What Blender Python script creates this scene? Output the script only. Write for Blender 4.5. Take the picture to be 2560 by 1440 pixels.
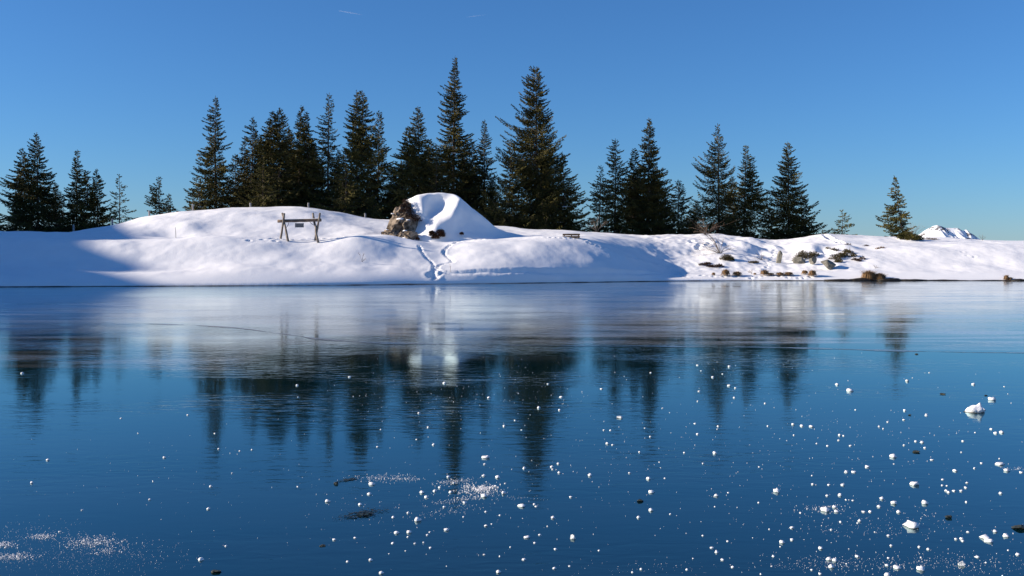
import bpy, math, random
import numpy as np
from mathutils import Vector

# ------------------------------------------------------------------ camera, sky, sun, exposure
for o in list(bpy.data.objects):
    bpy.data.objects.remove(o)
SC = bpy.context.scene
COL = SC.collection
F, CX, YH, EYE = 2488.9, 1280.0, 650.0, 1.9          # 35 mm lens on a 2560 px wide frame, eye 1.9 m above the ice

cam = bpy.data.cameras.new('camera')
cam.lens = 35.0
cam.sensor_width = 36.0
cam.shift_y = -(720.0 - YH) / 2560.0
cam.clip_start = 0.1
cam.clip_end = 30000.0
camo = bpy.data.objects.new('camera', cam)
camo.location = (0, 0, EYE)
camo.rotation_euler = (math.radians(90), 0, 0)
COL.objects.link(camo)
SC.camera = camo

SUN_EL = math.radians(19.0)
SUN_AZ = math.radians(4.0)                            # how far the sun stands in front of the bank (0 = straight from the left)
TO_SUN = Vector((-math.cos(SUN_EL) * math.cos(SUN_AZ), -math.cos(SUN_EL) * math.sin(SUN_AZ), math.sin(SUN_EL)))

world = bpy.data.worlds.new('World')
SC.world = world
world.use_nodes = True
wn, wl = world.node_tree.nodes, world.node_tree.links
wn.clear()
sky = wn.new('ShaderNodeTexSky')
sky.sky_type = 'NISHITA'
sky.sun_disc = False
sky.sun_elevation = SUN_EL
sky.sun_rotation = math.atan2(TO_SUN.x, TO_SUN.y)
sky.altitude = 1700
sky.air_density = 1.3
sky.dust_density = 0.5
sky.ozone_density = 10.0
bg = wn.new('ShaderNodeBackground')
bg.inputs['Strength'].default_value = 0.077
wo = wn.new('ShaderNodeOutputWorld')
wl.new(sky.outputs[0], bg.inputs[0])
wl.new(bg.outputs[0], wo.inputs[0])

sl = bpy.data.lights.new('sun', 'SUN')
sl.energy = 4.8
sl.angle = math.radians(0.7)
sl.color = (1.0, 0.87, 0.72)
so = bpy.data.objects.new('sun', sl)
so.rotation_euler = (-TO_SUN).to_track_quat('-Z', 'Y').to_euler()
COL.objects.link(so)

SC.render.engine = 'CYCLES'
SC.view_settings.view_transform = 'Standard'
SC.view_settings.look = 'None'
SC.view_settings.exposure = 0.86
SC.view_settings.gamma = 1.0
SC.view_settings.use_curve_mapping = False

# ------------------------------------------------------------------ helpers
rng = np.random.default_rng(7)


def P(px, py, d):
    return np.array([(px - CX) / F * d, d, EYE + (YH - py) / F * d])


def mesh(name, verts, faces, smooth=False):
    verts = np.asarray(verts, dtype=np.float32).reshape(-1, 3)
    me = bpy.data.meshes.new(name)
    if isinstance(faces, np.ndarray):
        n, k = faces.shape
        me.vertices.add(len(verts))
        me.vertices.foreach_set('co', verts.ravel())
        me.loops.add(n * k)
        me.loops.foreach_set('vertex_index', faces.astype(np.int32).ravel())
        me.polygons.add(n)
        me.polygons.foreach_set('loop_start', np.arange(0, n * k, k, dtype=np.int32))
        me.update(calc_edges=True)
        me.validate()
    else:
        me.from_pydata([tuple(v) for v in verts.tolist()], [], faces)
        me.update()
    if smooth:
        me.polygons.foreach_set('use_smooth', np.ones(len(me.polygons), dtype=bool))
    return me


def obj(name, me, mat=None, parent=None, loc=None):
    o = bpy.data.objects.new(name, me)
    COL.objects.link(o)
    if mat is not None and me is not None and not me.materials:
        me.materials.append(mat)
    if parent is not None:
        o.parent = parent
    if loc is not None:
        o.location = [float(c) for c in loc]
    return o


def tag(o, label=None, cat=None, group=None, kind=None):
    if label: o['label'] = label
    if cat: o['category'] = cat
    if group: o['group'] = group
    if kind: o['kind'] = kind
    return o


def thing(name, loc, label, cat, group=None):
    return tag(obj(name, None, None, None, loc), label, cat, group)


def pchip_slopes(x, y):
    h = np.diff(x, axis=0); d = np.diff(y, axis=0) / h
    m = np.zeros_like(y)
    w1 = 2 * h[1:] + h[:-1]; w2 = h[1:] + 2 * h[:-1]
    same = (d[:-1] * d[1:]) > 0
    with np.errstate(divide='ignore', invalid='ignore'):
        hm = (w1 + w2) / (w1 / d[:-1] + w2 / d[1:])
    m[1:-1] = np.where(same, hm, 0)
    m[0] = d[0]; m[-1] = d[-1]
    return m


def hermite(x0, x1, y0, y1, m0, m1, xi):
    h = x1 - x0; t = (xi - x0) / h
    return ((1 + 2 * t) * (1 - t) ** 2 * y0 + t * (1 - t) ** 2 * h * m0 + t * t * (3 - 2 * t) * y1 + t * t * (t - 1) * h * m1)


def curve(pts, xi):
    a = np.array(pts, float); x, y = a[:, 0], a[:, 1]
    m = pchip_slopes(x[:, None], y[:, None])[:, 0]
    xi = np.clip(np.asarray(xi, float), x[0], x[-1])
    i = np.clip(np.searchsorted(x, xi, 'right') - 1, 0, len(x) - 2)
    return hermite(x[i], x[i + 1], y[i], y[i + 1], m[i], m[i + 1], xi)


_perm = np.random.default_rng(3).permutation(256)
_perm = np.concatenate([_perm, _perm, _perm])
_grad = np.random.default_rng(4).normal(size=(256, 3)); _grad /= np.linalg.norm(_grad, axis=1)[:, None]


def noise(x, y, z=0.0):
    x, y, z = np.broadcast_arrays(np.asarray(x, float), np.asarray(y, float), np.asarray(z, float))
    xi, yi, zi = np.floor(x).astype(int), np.floor(y).astype(int), np.floor(z).astype(int)
    fx, fy, fz = x - xi, y - yi, z - zi
    u, v, w = [t * t * t * (t * (t * 6 - 15) + 10) for t in (fx, fy, fz)]

    def g(i, j, k):
        hsh = _perm[_perm[_perm[(xi + i) & 255] + ((yi + j) & 255)] + ((zi + k) & 255)]
        gr = _grad[hsh]
        return gr[..., 0] * (fx - i) + gr[..., 1] * (fy - j) + gr[..., 2] * (fz - k)
    lerp = lambda a, b, t: a + (b - a) * t
    return lerp(lerp(lerp(g(0, 0, 0), g(1, 0, 0), u), lerp(g(0, 1, 0), g(1, 1, 0), u), v),
                lerp(lerp(g(0, 0, 1), g(1, 0, 1), u), lerp(g(0, 1, 1), g(1, 1, 1), u), v), w)


def fbm(x, y, z=0.0, o=3):
    s = 0; a = 1.0
    for i in range(o):
        s = s + a * noise(x * 2 ** i + 17 * i, y * 2 ** i + 5 * i, z); a *= 0.5
    return s


def sstep(a, b, x):
    t = np.clip((x - a) / (b - a), 0, 1)
    return t * t * (3 - 2 * t)


# ------------------------------------------------------------------ materials
def mat(name, col, rough=0.8, col2=None, scale=5.0, detail=4.0, bump=0.0, bscale=None, spec=0.3, lo=0.35, hi=0.65, rand=0.0):
    m = bpy.data.materials.new(name); m.use_nodes = True
    n, l = m.node_tree.nodes, m.node_tree.links
    b = n['Principled BSDF']
    b.inputs['Base Color'].default_value = (*col, 1)
    b.inputs['Roughness'].default_value = rough
    b.inputs['Specular IOR Level'].default_value = spec
    tc = n.new('ShaderNodeTexCoord')
    last = None
    if col2 is not None:
        t = n.new('ShaderNodeTexNoise'); t.inputs['Scale'].default_value = scale; t.inputs['Detail'].default_value = detail
        l.new(tc.outputs['Object'], t.inputs['Vector'])
        r = n.new('ShaderNodeValToRGB')
        r.color_ramp.elements[0].position = lo; r.color_ramp.elements[0].color = (*col, 1)
        r.color_ramp.elements[1].position = hi; r.color_ramp.elements[1].color = (*col2, 1)
        l.new(t.outputs['Fac'], r.inputs['Fac']); last = r.outputs['Color']
        if rand:
            oi = n.new('ShaderNodeObjectInfo')
            mr = n.new('ShaderNodeMapRange'); mr.inputs['To Min'].default_value = 1 - rand; mr.inputs['To Max'].default_value = 1 + rand
            l.new(oi.outputs['Random'], mr.inputs['Value'])
            hs = n.new('ShaderNodeHueSaturation')
            l.new(mr.outputs[0], hs.inputs['Value']); l.new(last, hs.inputs['Color']); last = hs.outputs['Color']
        l.new(last, b.inputs['Base Color'])
    if bump:
        t2 = n.new('ShaderNodeTexNoise'); t2.inputs['Scale'].default_value = bscale or scale * 3; t2.inputs['Detail'].default_value = 6
        l.new(tc.outputs['Object'], t2.inputs['Vector'])
        bp = n.new('ShaderNodeBump'); bp.inputs['Strength'].default_value = bump; bp.inputs['Distance'].default_value = 0.05
        l.new(t2.outputs['Fac'], bp.inputs['Height']); l.new(bp.outputs[0], b.inputs['Normal'])
    return m


M = {}
M['snow'] = mat('snow', (0.84, 0.84, 0.85), 0.7, (0.88, 0.88, 0.885), 0.6, 4, bump=0.25, bscale=9.0, spec=0.25)
M['lump'] = mat('snow_lump', (0.80, 0.81, 0.83), 0.6, (0.88, 0.88, 0.89), 30, 3, bump=0.3, bscale=60)
M['clear_lump'] = mat('clear_ice_lump', (0.42, 0.45, 0.46), 0.2, (0.62, 0.64, 0.64), 25, 3, bump=0.3, bscale=40, spec=0.5)
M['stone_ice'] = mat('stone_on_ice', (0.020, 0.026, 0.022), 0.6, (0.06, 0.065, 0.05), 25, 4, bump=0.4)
M['needles'] = mat('spruce_needles', (0.028, 0.033, 0.011), 0.8, (0.120, 0.102, 0.029), 0.8, 5, spec=0.1, rand=0.18)
M['bark'] = mat('bark', (0.045, 0.035, 0.028), 0.9, (0.10, 0.08, 0.062), 6, 5, bump=0.5)
M['rock'] = mat('rock_brown', (0.05, 0.038, 0.028), 0.9, (0.29, 0.235, 0.18), 2.0, 10, bump=0.9, bscale=4, lo=0.38, hi=0.60, spec=0.15)
M['stone'] = mat('stone_grey', (0.10, 0.10, 0.085), 0.9, (0.23, 0.215, 0.18), 3.5, 8, bump=0.7, bscale=9)
M['heather'] = mat('heather', (0.035, 0.017, 0.010), 0.9, (0.085, 0.04, 0.022), 4, 4)
M['juniper'] = mat('juniper', (0.055, 0.045, 0.016), 0.85, (0.12, 0.095, 0.04), 5, 4)
M['dry_twig'] = mat('dry_twig', (0.13, 0.10, 0.075), 0.9, (0.22, 0.18, 0.14), 4, 3)
M['red_twig'] = mat('red_twig', (0.13, 0.085, 0.06), 0.9, (0.22, 0.15, 0.11), 4, 3)
M['straw'] = mat('dry_grass', (0.09, 0.05, 0.022), 0.85, (0.33, 0.20, 0.095), 16, 3, lo=0.4, hi=0.6)
M['mud_and_gap'] = mat('wet_soil_and_gap', (0.012, 0.011, 0.010), 0.6, (0.035, 0.028, 0.02), 5, 4, bump=0.5)
M['wood'] = mat('weathered_wood', (0.12, 0.10, 0.085), 0.85, (0.24, 0.205, 0.17), 3, 6, bump=0.5, bscale=20)
M['wood_beam'] = mat('beam_wood', (0.085, 0.06, 0.045), 0.85, (0.19, 0.14, 0.11), 2.2, 6, bump=0.5, bscale=16)
M['wood_dark'] = mat('bench_wood', (0.06, 0.043, 0.03), 0.85, (0.12, 0.085, 0.06), 4, 5, bump=0.4)
M['post'] = mat('fence_post_wood', (0.20, 0.20, 0.205), 0.85, (0.30, 0.29, 0.285), 5, 5, bump=0.4)
M['plate'] = mat('sign_plate', (0.13, 0.14, 0.155), 0.5, (0.17, 0.18, 0.19), 8, 3)
M['plate_text'] = mat('sign_lettering', (0.09, 0.095, 0.11), 0.6)
M['cable'] = mat('cable', (0.06, 0.06, 0.065), 0.6)
M['clear'] = mat('bare_ice_patch', (0.006, 0.016, 0.018), 0.35, (0.016, 0.028, 0.024), 6, 5, bump=0.8, bscale=30, spec=0.3)


# ------------------------------------------------------------------ terrain
SHORE = [(-700, 719), (0, 717.5), (300, 716), (640, 714.5), (900, 712.5), (1080, 710.5), (1280, 708.5), (1500, 705.5), (1690, 703), (1900, 702), (2560, 702), (3300, 703)]
MID = [(-700, 668, 4), (0, 668, 4), (300, 672, 4), (600, 655, 4.5), (900, 652, 4.5), (1080, 655, 4.4), (1200, 651, 3.0), (1350, 649, 2.3), (1480, 648, 2.3), (1560, 657, 2.4), (1620, 673, 2.8), (1700, 686, 4), (1800, 681, 4), (1960, 676, 4.5), (2200, 668, 5), (2560, 662, 5), (3300, 660, 5)]
CREST = [(-700, 590, 10), (0, 590, 10), (200, 600, 10), (350, 598, 10), (500, 592, 10), (570, 590, 10), (640, 595, 10), (700, 602, 10), (760, 604, 10), (830, 598, 10), (890, 588, 10), (960, 586, 10), (1000, 596, 10), (1050, 606, 9), (1120, 607, 9), (1200, 601, 9), (1270, 598, 9), (1350, 594, 8.5), (1400, 592, 8.5), (1450, 595, 8.5), (1500, 603, 9), (1560, 621, 9.5), (1620, 634, 10), (1700, 642, 11), (1800, 632, 11), (1900, 640, 11), (1960, 645, 11), (2050, 632, 11), (2200, 627, 11), (2400, 621, 11), (2560, 619, 11), (3300, 618, 11)]
HOLLOW = [(-700, 586, 17), (0, 586, 17), (200, 596, 17), (300, 597, 17), (400, 597, 17), (500, 600, 17), (600, 603, 17), (700, 601, 17), (800, 600, 17), (900, 592, 17), (960, 593, 17), (1050, 600, 17), (1150, 602, 17), (1250, 597, 17), (1350, 589, 17), (1450, 588, 17), (1550, 594, 17), (1650, 604, 17), (1750, 606, 17), (1850, 612, 17), (1950, 620, 17), (2020, 606, 17), (2200, 607, 17), (2400, 607, 17), (2560, 607, 17), (3300, 607, 17)]
BACK = [(-700, 578, 32), (0, 578, 32), (100, 580, 32), (180, 583, 32), (250, 575, 32), (300, 563, 32), (350, 549, 32), (400, 537, 32), (450, 529, 32), (500, 524, 32), (600, 519, 32), (680, 516, 32), (750, 517, 32), (800, 521, 32), (850, 530, 32), (900, 541, 32), (950, 549, 32), (1000, 553, 32), (1100, 560, 31), (1250, 567, 30), (1300, 571, 30), (1400, 577, 29), (1500, 582, 28), (1600, 586, 27), (1700, 588, 26), (1750, 586, 25), (1800, 584, 25), (1850, 590, 25), (1900, 597, 25), (1950, 602, 25), (2000, 596, 25), (2030, 588, 25), (2060, 585, 25), (2100, 587, 25), (2200, 590, 25), (2240, 591, 25), (2270, 597, 25), (2300, 597, 25), (2350, 594, 26), (2400, 597, 26), (2450, 600, 26), (2560, 602, 27), (3300, 602, 28)]


def shore_d(px):
    return F * EYE / (curve(SHORE, px) - YH)


_px = np.linspace(-650, 3250, 1200)
def profile(tab):
    a = np.array(tab, float)
    d = shore_d(_px) + curve(a[:, [0, 2]], _px)
    py = curve(a[:, [0, 1]], _px)
    X = (_px - CX) / F * d
    z = EYE + (YH - py) / F * d
    return X, d, z
_X0 = (_px - CX) / F * shore_d(_px); _Y0 = shore_d(_px)
_prof = [profile(t) for t in (MID, CREST, HOLLOW, BACK)]


def smooth1(a, n):
    k = np.hanning(n + 2)[1:-1]; k /= k.sum()
    return np.convolve(np.pad(a, n // 2, mode='edge'), k, 'valid')[:len(a)]


def shore_y(X):
    return np.interp(X, _X0, _Y0)


fine_x = np.arange(-54, 54.01, 0.14)
xs = np.concatenate([-np.geomspace(700, 54.5, 60), fine_x, np.geomspace(54.5, 700, 40)])
fine_y = np.arange(66, 126, 0.15)
ys = np.concatenate([np.linspace(-250, 60, 40), np.linspace(61, 65.8, 10), fine_y, 126 + np.geomspace(0.5, 700, 50)])
NX, NY = len(xs), len(ys)


def terrain():
    K = [(shore_y(xs) - 0.35, np.full(NX, -0.9)), (shore_y(xs), np.full(NX, 0.10))]
    for X, d, z in _prof:
        K.append((np.interp(xs, X, d), np.interp(xs, X, smooth1(z, 15))))
    yb, zb = K[-1]
    K.append((yb + 9, zb - 0.9))
    K.append((yb + 22, zb - 3.2))
    K.append((yb + 60, np.full(NX, -5.0)))
    K.append((yb + 900, np.full(NX, -40.0)))
    Yk = np.array([k[0] for k in K]); Zk = np.array([k[1] for k in K])
    Mk = pchip_slopes(Yk, Zk)
    Mk[0] = 0
    Z = np.full((NY, NX), -1.2)
    Yg = np.repeat(ys[:, None], NX, 1)
    for k in range(len(K) - 1):
        m = (Yg >= Yk[k]) & (Yg < Yk[k + 1])
        v = hermite(Yk[k], Yk[k + 1], Zk[k], Zk[k + 1], Mk[k], Mk[k + 1], Yg)
        Z = np.where(m, v, Z)
    # soften kinks along the bank only
    Xg = np.repeat(xs[None, :], NY, 0)
    on = sstep(0.3, 2.5, Yg - shore_y(xs)[None, :])
    Zs = Z.copy()
    for _ in range(24):
        Zs[1:-1, 1:-1] = 0.25 * (Zs[:-2, 1:-1] + Zs[2:, 1:-1] + Zs[1:-1, :-2] + Zs[1:-1, 2:])
    core = (np.abs(Xg) < 53) & (Yg > 66) & (Yg < 125)
    Z = np.where(core, Z + (Zs - Z) * on, Z)
    # wind-shaped undulation, rougher on the trampled right-hand slope
    und = 0.30 * noise(Xg / 4.2 + Yg / 9.0, Yg / 3.6 + 3, 0.3) + 0.09 * noise(Xg / 1.9 - Yg / 5.0, Yg / 2.0, 4.1) + 0.028 * noise(Xg * 1.5, Yg * 1.5, 2.2) + 0.014 * noise(Xg * 3.2, Yg * 3.2, 6.2)
    Z = Z + und * on * np.where(core, 1, 0.4)
    return Xg, Yg, Z


XG, YG, ZG = terrain()

# the mountainside left of the frame, whose shadow lies across the left end of the bank
ridge_h = curve([(-250, 40.5), (40, 40.0), (55, 39.4), (65, 37.6), (75, 34.9), (98, 31.6), (160, 25), (900, 20)], YG)
hill = ridge_h * sstep(-62, -135, XG) * (1 - sstep(165, 235, YG)) * (1 + 0.04 * noise(XG / 15, YG / 17))
ZG = ZG + hill
lake_rim = 5.0 * sstep(75, 130, XG) + 1.4 * sstep(-12, -40, YG) + 0.0
ZG = np.where(YG < shore_y(xs)[None, :] - 0.5, ZG + lake_rim, ZG)


def ground(X, Y):
    X = np.asarray(X, float); Y = np.asarray(Y, float)
    i = np.clip(np.searchsorted(xs, X) - 1, 0, NX - 2); j = np.clip(np.searchsorted(ys, Y) - 1, 0, NY - 2)
    u = (X - xs[i]) / (xs[i + 1] - xs[i]); v = (Y - ys[j]) / (ys[j + 1] - ys[j])
    return (ZG[j, i] * (1 - u) * (1 - v) + ZG[j, i + 1] * u * (1 - v) + ZG[j + 1, i] * (1 - u) * v + ZG[j + 1, i + 1] * u * v)


def proj(px, py):
    """the point of the snow slope (or the ice) at a bearing and elevation read off the photograph"""
    d = np.arange(60, 132, 0.05)
    X = (px - CX) / F * d; z = EYE + (YH - py) / F * d
    g = np.maximum(ground(X, d), 0.0)
    hit = np.nonzero(z <= g)[0]
    i = hit[0] if len(hit) else int(np.argmin(np.abs(z - g)))
    return np.array([X[i], d[i], g[i]])


def on_ice(px, py):
    d = F * EYE / (py - YH)
    return np.array([(px - CX) / F * d, d, 0.0])


def carve(pts, w, depth, rim=0.35, dotted=0.0, jit=0.0, fade=False):
    global ZG
    P3 = np.array([proj(*p) for p in pts])
    seg = np.concatenate([[0], np.cumsum(np.linalg.norm(np.diff(P3[:, :2], axis=0), axis=1))])
    step = dotted if dotted else 0.12
    t = np.arange(0, seg[-1], step)
    q = np.stack([np.interp(t, seg, P3[:, k]) for k in (0, 1)], 1)
    if dotted:
        q[::2, 1] += 0.12; q[1::2, 1] -= 0.12
    q += rng.normal(0, jit + 1e-6, q.shape)
    delta = np.zeros_like(ZG); up = np.zeros_like(ZG)
    R = w * 3.2
    for n_, (x, y) in enumerate(q):
        dp = depth * (0.75 + 0.5 * rng.random()) if dotted or jit > 0.035 else depth * (0.9 + 0.2 * math.sin(n_ * 0.35))
        i0, i1 = np.searchsorted(xs, [x - R, x + R]); j0, j1 = np.searchsorted(ys, [y - R, y + R])
        if i1 <= i0 or j1 <= j0: continue
        dd = np.hypot(XG[j0:j1, i0:i1] - x, YG[j0:j1, i0:i1] - y)
        delta[j0:j1, i0:i1] = np.maximum(delta[j0:j1, i0:i1], dp * np.exp(-(dd / w) ** 4))
        up[j0:j1, i0:i1] = np.maximum(up[j0:j1, i0:i1], rim * dp * np.exp(-((dd - 1.7 * w) / (0.6 * w)) ** 2))
    ZG = ZG - delta + up * (delta < 0.3 * depth)


def mound(px, py, rx, ry, h):
    global ZG
    p = proj(px, py)
    ZG = ZG + h * np.exp(-((XG - p[0]) / rx) ** 2 - ((YG - p[1]) / ry) ** 2)


# snow heaps and hollows of the right-hand slope
for a in [(1860, 618, 1.3, 1.6, 0.55), (1895, 628, 1.0, 1.2, -0.45), (1935, 622, 0.7, 1.0, 0.35), (1985, 625, 0.8, 1.0, -0.4), (2020, 622, 1.6, 1.2, 0.55), (2062, 626, 0.6, 1.0, -0.5),
          (1790, 610, 1.5, 1.5, 0.35), (1745, 625, 1.0, 1.2, -0.25), (2120, 622, 1.2, 1.2, 0.4), (1880, 600, 1.0, 1.0, 0.25), (2265, 598, 0.9, 0.8, 0.25), (440, 582, 2.0, 1.8, -0.5), (470, 570, 1.6, 1.6, 0.3)]:
    mound(*a)
rough = sstep(12, 16, XG) * (1 - sstep(31, 37, XG)) * sstep(93, 96, YG) * (1 - sstep(113, 118, YG))
ZG = ZG + rough * (0.13 * noise(XG * 0.9, YG * 0.8, 9) + 0.06 * noise(XG * 2.1, YG * 1.9, 5))
# animal and people's tracks
carve([(1047, 614), (1056, 630), (1064, 643), (1076, 653), (1085, 663), (1083, 680), (1076, 694)], 0.11, 0.11, rim=0.25, jit=0.03)
carve([(1126, 612), (1112, 624), (1109, 634), (1122, 645), (1133, 656), (1112, 659), (1096, 665), (1089, 678), (1080, 695)], 0.11, 0.11, rim=0.25, jit=0.03)
carve([(1088, 674), (1100, 676), (1104, 684), (1096, 692), (1082, 700)], 0.11, 0.11, rim=0.25, jit=0.03)
carve([(1074, 688), (1080, 690), (1090, 694)], 0.28, 0.14, rim=0.25, jit=0.10)
carve([(1106, 682), (1140, 684), (1180, 681), (1260, 680), (1380, 681), (1500, 682), (1600, 684), (1690, 687)], 0.18, 0.10, rim=0.5, jit=0.03)
carve([(1136, 609), (1150, 605), (1170, 602), (1200, 600), (1215, 600)], 0.17, 0.14, dotted=0.55)
carve([(1365, 594), (1400, 596), (1450, 597), (1480, 612), (1530, 628), (1600, 648), (1650, 662), (1690, 676), (1705, 690), (1720, 694)], 0.15, 0.13, dotted=0.5)
carve([(1722, 690), (1760, 690), (1850, 692), (2000, 694), (2060, 692)], 0.16, 0.12, dotted=0.6, jit=0.25)
carve([(1935, 622), (1930, 645), (1918, 665), (1906, 680)], 0.15, 0.10, dotted=0.45, jit=0.10)
carve([(2062, 588), (2075, 598), (2098, 608)], 0.22, 0.2, jit=0.06)
carve([(2068, 590), (2085, 600), (2110, 610)], 0.18, 0.16, jit=0.06)
carve([(2240, 594), (2258, 599), (2275, 603)], 0.25, 0.2, dotted=0.6, jit=0.1)
carve([(640, 600), (700, 599), (760, 597), (830, 597)], 0.18, 0.13, dotted=0.5, jit=0.35)
carve([(690, 597), (740, 600), (800, 598), (840, 599)], 0.18, 0.12, dotted=0.6, jit=0.4)
carve([(1750, 615), (1775, 612), (1800, 608)], 0.25, 0.25, dotted=1.0, jit=0.2)
carve([(1725, 605), (1745, 618), (1748, 628)], 0.25, 0.22, dotted=0.9, jit=0.2)
carve([(2415, 632), (2430, 645), (2445, 640)], 0.14, 0.1, dotted=0.8, jit=0.2)

idx = np.arange(NX * NY).reshape(NY, NX)
quads = np.stack([idx[:-1, :-1], idx[:-1, 1:], idx[1:, 1:], idx[1:, :-1]], -1).reshape(-1, 4)
snow = obj('snow_ground', mesh('snow_ground', np.stack([XG, YG, ZG], -1).reshape(-1, 3), quads, True), M['snow'])
tag(snow, 'white snow bank, rolling snow hill and slopes around the frozen lake', kind='structure')

gv = [(-9000, -9000, -42), (9000, -9000, -42), (9000, 12000, -42), (-9000, 12000, -42)]
tag(obj('valley_ground', mesh('valley_ground', gv, [(0, 1, 2, 3)]), M['snow']), 'snow covered valley floor far below', kind='structure')


# ------------------------------------------------------------------ frozen lake
ICE_LINE = [(-60, 33), (-12.0, 30.0), (-8.5, 28.5), (-6.0, 25.8), (-4.6, 24.0), (-3.0, 22.8), (0.5, 22.2), (5, 21.8), (10, 20.5), (60, 18.5)]
ICE_LINE2 = [(-40, 18.5), (-6.8, 16.4), (-5.9, 16.6), (-5.2, 17.4), (-4.95, 18.4), (-5.4, 18.7), (-7.2, 18.9)]


def ice_sheet():
    yy = np.concatenate([np.linspace(-60, 4.5, 20), np.geomspace(5, 100, 420)])
    uu = np.linspace(-1, 1, 260)
    Y = np.repeat(yy[:, None], len(uu), 1)
    X = uu[None, :] * (np.maximum(Y, 5) * 0.62 + 22)
    wob = 0.35 * fbm(X / 2.2, Y / 1.6, 0.7) + 0.12 * fbm(X * 1.6, Y * 1.6, 3)
    edge = curve(ICE_LINE, X) + wob * 0.5
    soft = sstep(-5.5, 4.0, Y - edge + 6.0 * wob) * (1 - sstep(-4, 3, X))
    frost = np.maximum(sstep(-0.8, 1.8, Y - edge + 0.8 * wob) * (0.35 + 0.65 * sstep(-3, 4, X)), 0.85 * soft)
    smooth_left = (1 - sstep(-14, -9, X)) * sstep(45, 60, Y)
    frost = frost * (1 - 0.75 * smooth_left)
    # the plate at the left that ends in a tip
    plate = sstep(-0.1, 0.2, Y - (17.2 - 0.12 * (X + 5.5) + wob * 0.35)) * sstep(-4.6, -5.3, X + 0.25 * wob)
    frost = np.maximum(frost, 0.45 * plate)
    n = Y.shape
    ii = np.arange(Y.size).reshape(n)
    q = np.stack([ii[:-1, :-1], ii[:-1, 1:], ii[1:, 1:], ii[1:, :-1]], -1).reshape(-1, 4)
    me = mesh('lake_ice', np.stack([X, Y, np.zeros_like(X)], -1).reshape(-1, 3), q, True)
    at = me.attributes.new('frost', 'FLOAT', 'POINT')
    at.data.foreach_set('value', frost.astype(np.float32).ravel())
    return me


def ice_material():
    m = bpy.data.materials.new('lake_ice'); m.use_nodes = True
    n, l = m.node_tree.nodes, m.node_tree.links
    b = n['Principled BSDF']
    b.inputs['Specular IOR Level'].default_value = 0.0
    b.inputs['Roughness'].default_value = 0.9
    tc = n.new('ShaderNodeTexCoord')
    fr = n.new('ShaderNodeAttribute'); fr.attribute_name = 'frost'

    def tex(scale, detail, sx=1.0, sy=1.0, dist=0.0):
        mp = n.new('ShaderNodeMapping'); mp.inputs['Scale'].default_value = (sx, sy, 1)
        t = n.new('ShaderNodeTexNoise'); t.inputs['Scale'].default_value = scale; t.inputs['Detail'].default_value = detail
        t.inputs['Distortion'].default_value = dist
        l.new(tc.outputs['Object'], mp.inputs['Vector']); l.new(mp.outputs[0], t.inputs['Vector'])
        return t.outputs['Fac']

    def rng_(v, a, c, x, y):
        mr = n.new('ShaderNodeMapRange'); mr.inputs['From Min'].default_value = a; mr.inputs['From Max'].default_value = c
        mr.inputs['To Min'].default_value = x; mr.inputs['To Max'].default_value = y
        l.new(v, mr.inputs['Value']); return mr.outputs[0]

    def math_(op, a, c):
        k = n.new('ShaderNodeMath'); k.operation = op
        for i, v in enumerate((a, c)):
            if isinstance(v, (int, float)): k.inputs[i].default_value = v
            else: l.new(v, k.inputs[i])
        return k.outputs[0]
    streak = tex(0.9, 4, 0.45, 1.0, 0.6)
    fine = tex(7.0, 4, 0.4, 1.0, 0.8)
    frosty = math_('ADD', math_('MULTIPLY', fr.outputs['Fac'], rng_(tex(0.8, 7, 0.22, 1.0, 0.8), 0.42, 0.60, 0.05, 1.0)), rng_(tex(0.5, 6, 0.35, 1.0, 0.5), 0.45, 0.8, 0.0, 0.03))
    colr = n.new('ShaderNodeMix'); colr.data_type = 'RGBA'
    colr.inputs['A'].default_value = (0.0, 0.012, 0.018, 1)
    colr.inputs['B'].default_value = (0.27, 0.28, 0.30, 1)
    l.new(frosty, colr.inputs['Factor']); l.new(colr.outputs['Result'], b.inputs['Base Color'])
    r1 = rng_(streak, 0.3, 0.7, 0.02, 0.055)
    r2 = math_('MULTIPLY', frosty, 0.09)
    gl = n.new('ShaderNodeBsdfGlossy')
    l.new(math_('ADD', r1, r2), gl.inputs['Roughness'])
    tint = n.new('ShaderNodeMix'); tint.data_type = 'RGBA'          # reflection colour tinted to cut red, in place of polarised light
    tint.inputs['A'].default_value = (0.74, 0.97, 1.0, 1); tint.inputs['B'].default_value = (0.90, 0.98, 1.0, 1)
    l.new(rng_(fr.outputs['Fac'], 0.0, 1.0, 0.0, 1.0), tint.inputs['Factor']); l.new(tint.outputs['Result'], gl.inputs['Color'])
    fre = n.new('ShaderNodeFresnel'); fre.inputs['IOR'].default_value = 1.80
    mxs = n.new('ShaderNodeMixShader'); l.new(fre.outputs[0], mxs.inputs[0]); l.new(b.outputs[0], mxs.inputs[1]); l.new(gl.outputs[0], mxs.inputs[2])
    l.new(mxs.outputs[0], n['Material Output'].inputs['Surface'])
    # refrozen ripples: stronger in the frosty sheet, in drifts on the clear one
    drift = rng_(tex(0.30, 4, 0.6, 1.0), 0.40, 0.62, 0.15, 1.0)
    hgt = math_('ADD', math_('MULTIPLY', streak, 0.55), math_('MULTIPLY', fine, 0.75))
    amp = math_('ADD', math_('MULTIPLY', drift, 0.55), math_('MULTIPLY', fr.outputs['Fac'], -0.05))
    bp = n.new('ShaderNodeBump'); bp.inputs['Distance'].default_value = 0.013
    l.new(amp, bp.inputs['Strength']); l.new(hgt, bp.inputs['Height'])
    l.new(bp.outputs[0], b.inputs['Normal']); l.new(bp.outputs[0], gl.inputs['Normal'])
    return m


ICE = ice_material()
ice = obj('frozen_lake', ice_sheet(), ICE)
tag(ice, 'dark blue frozen lake surface with mirrored trees', kind='structure')


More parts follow.
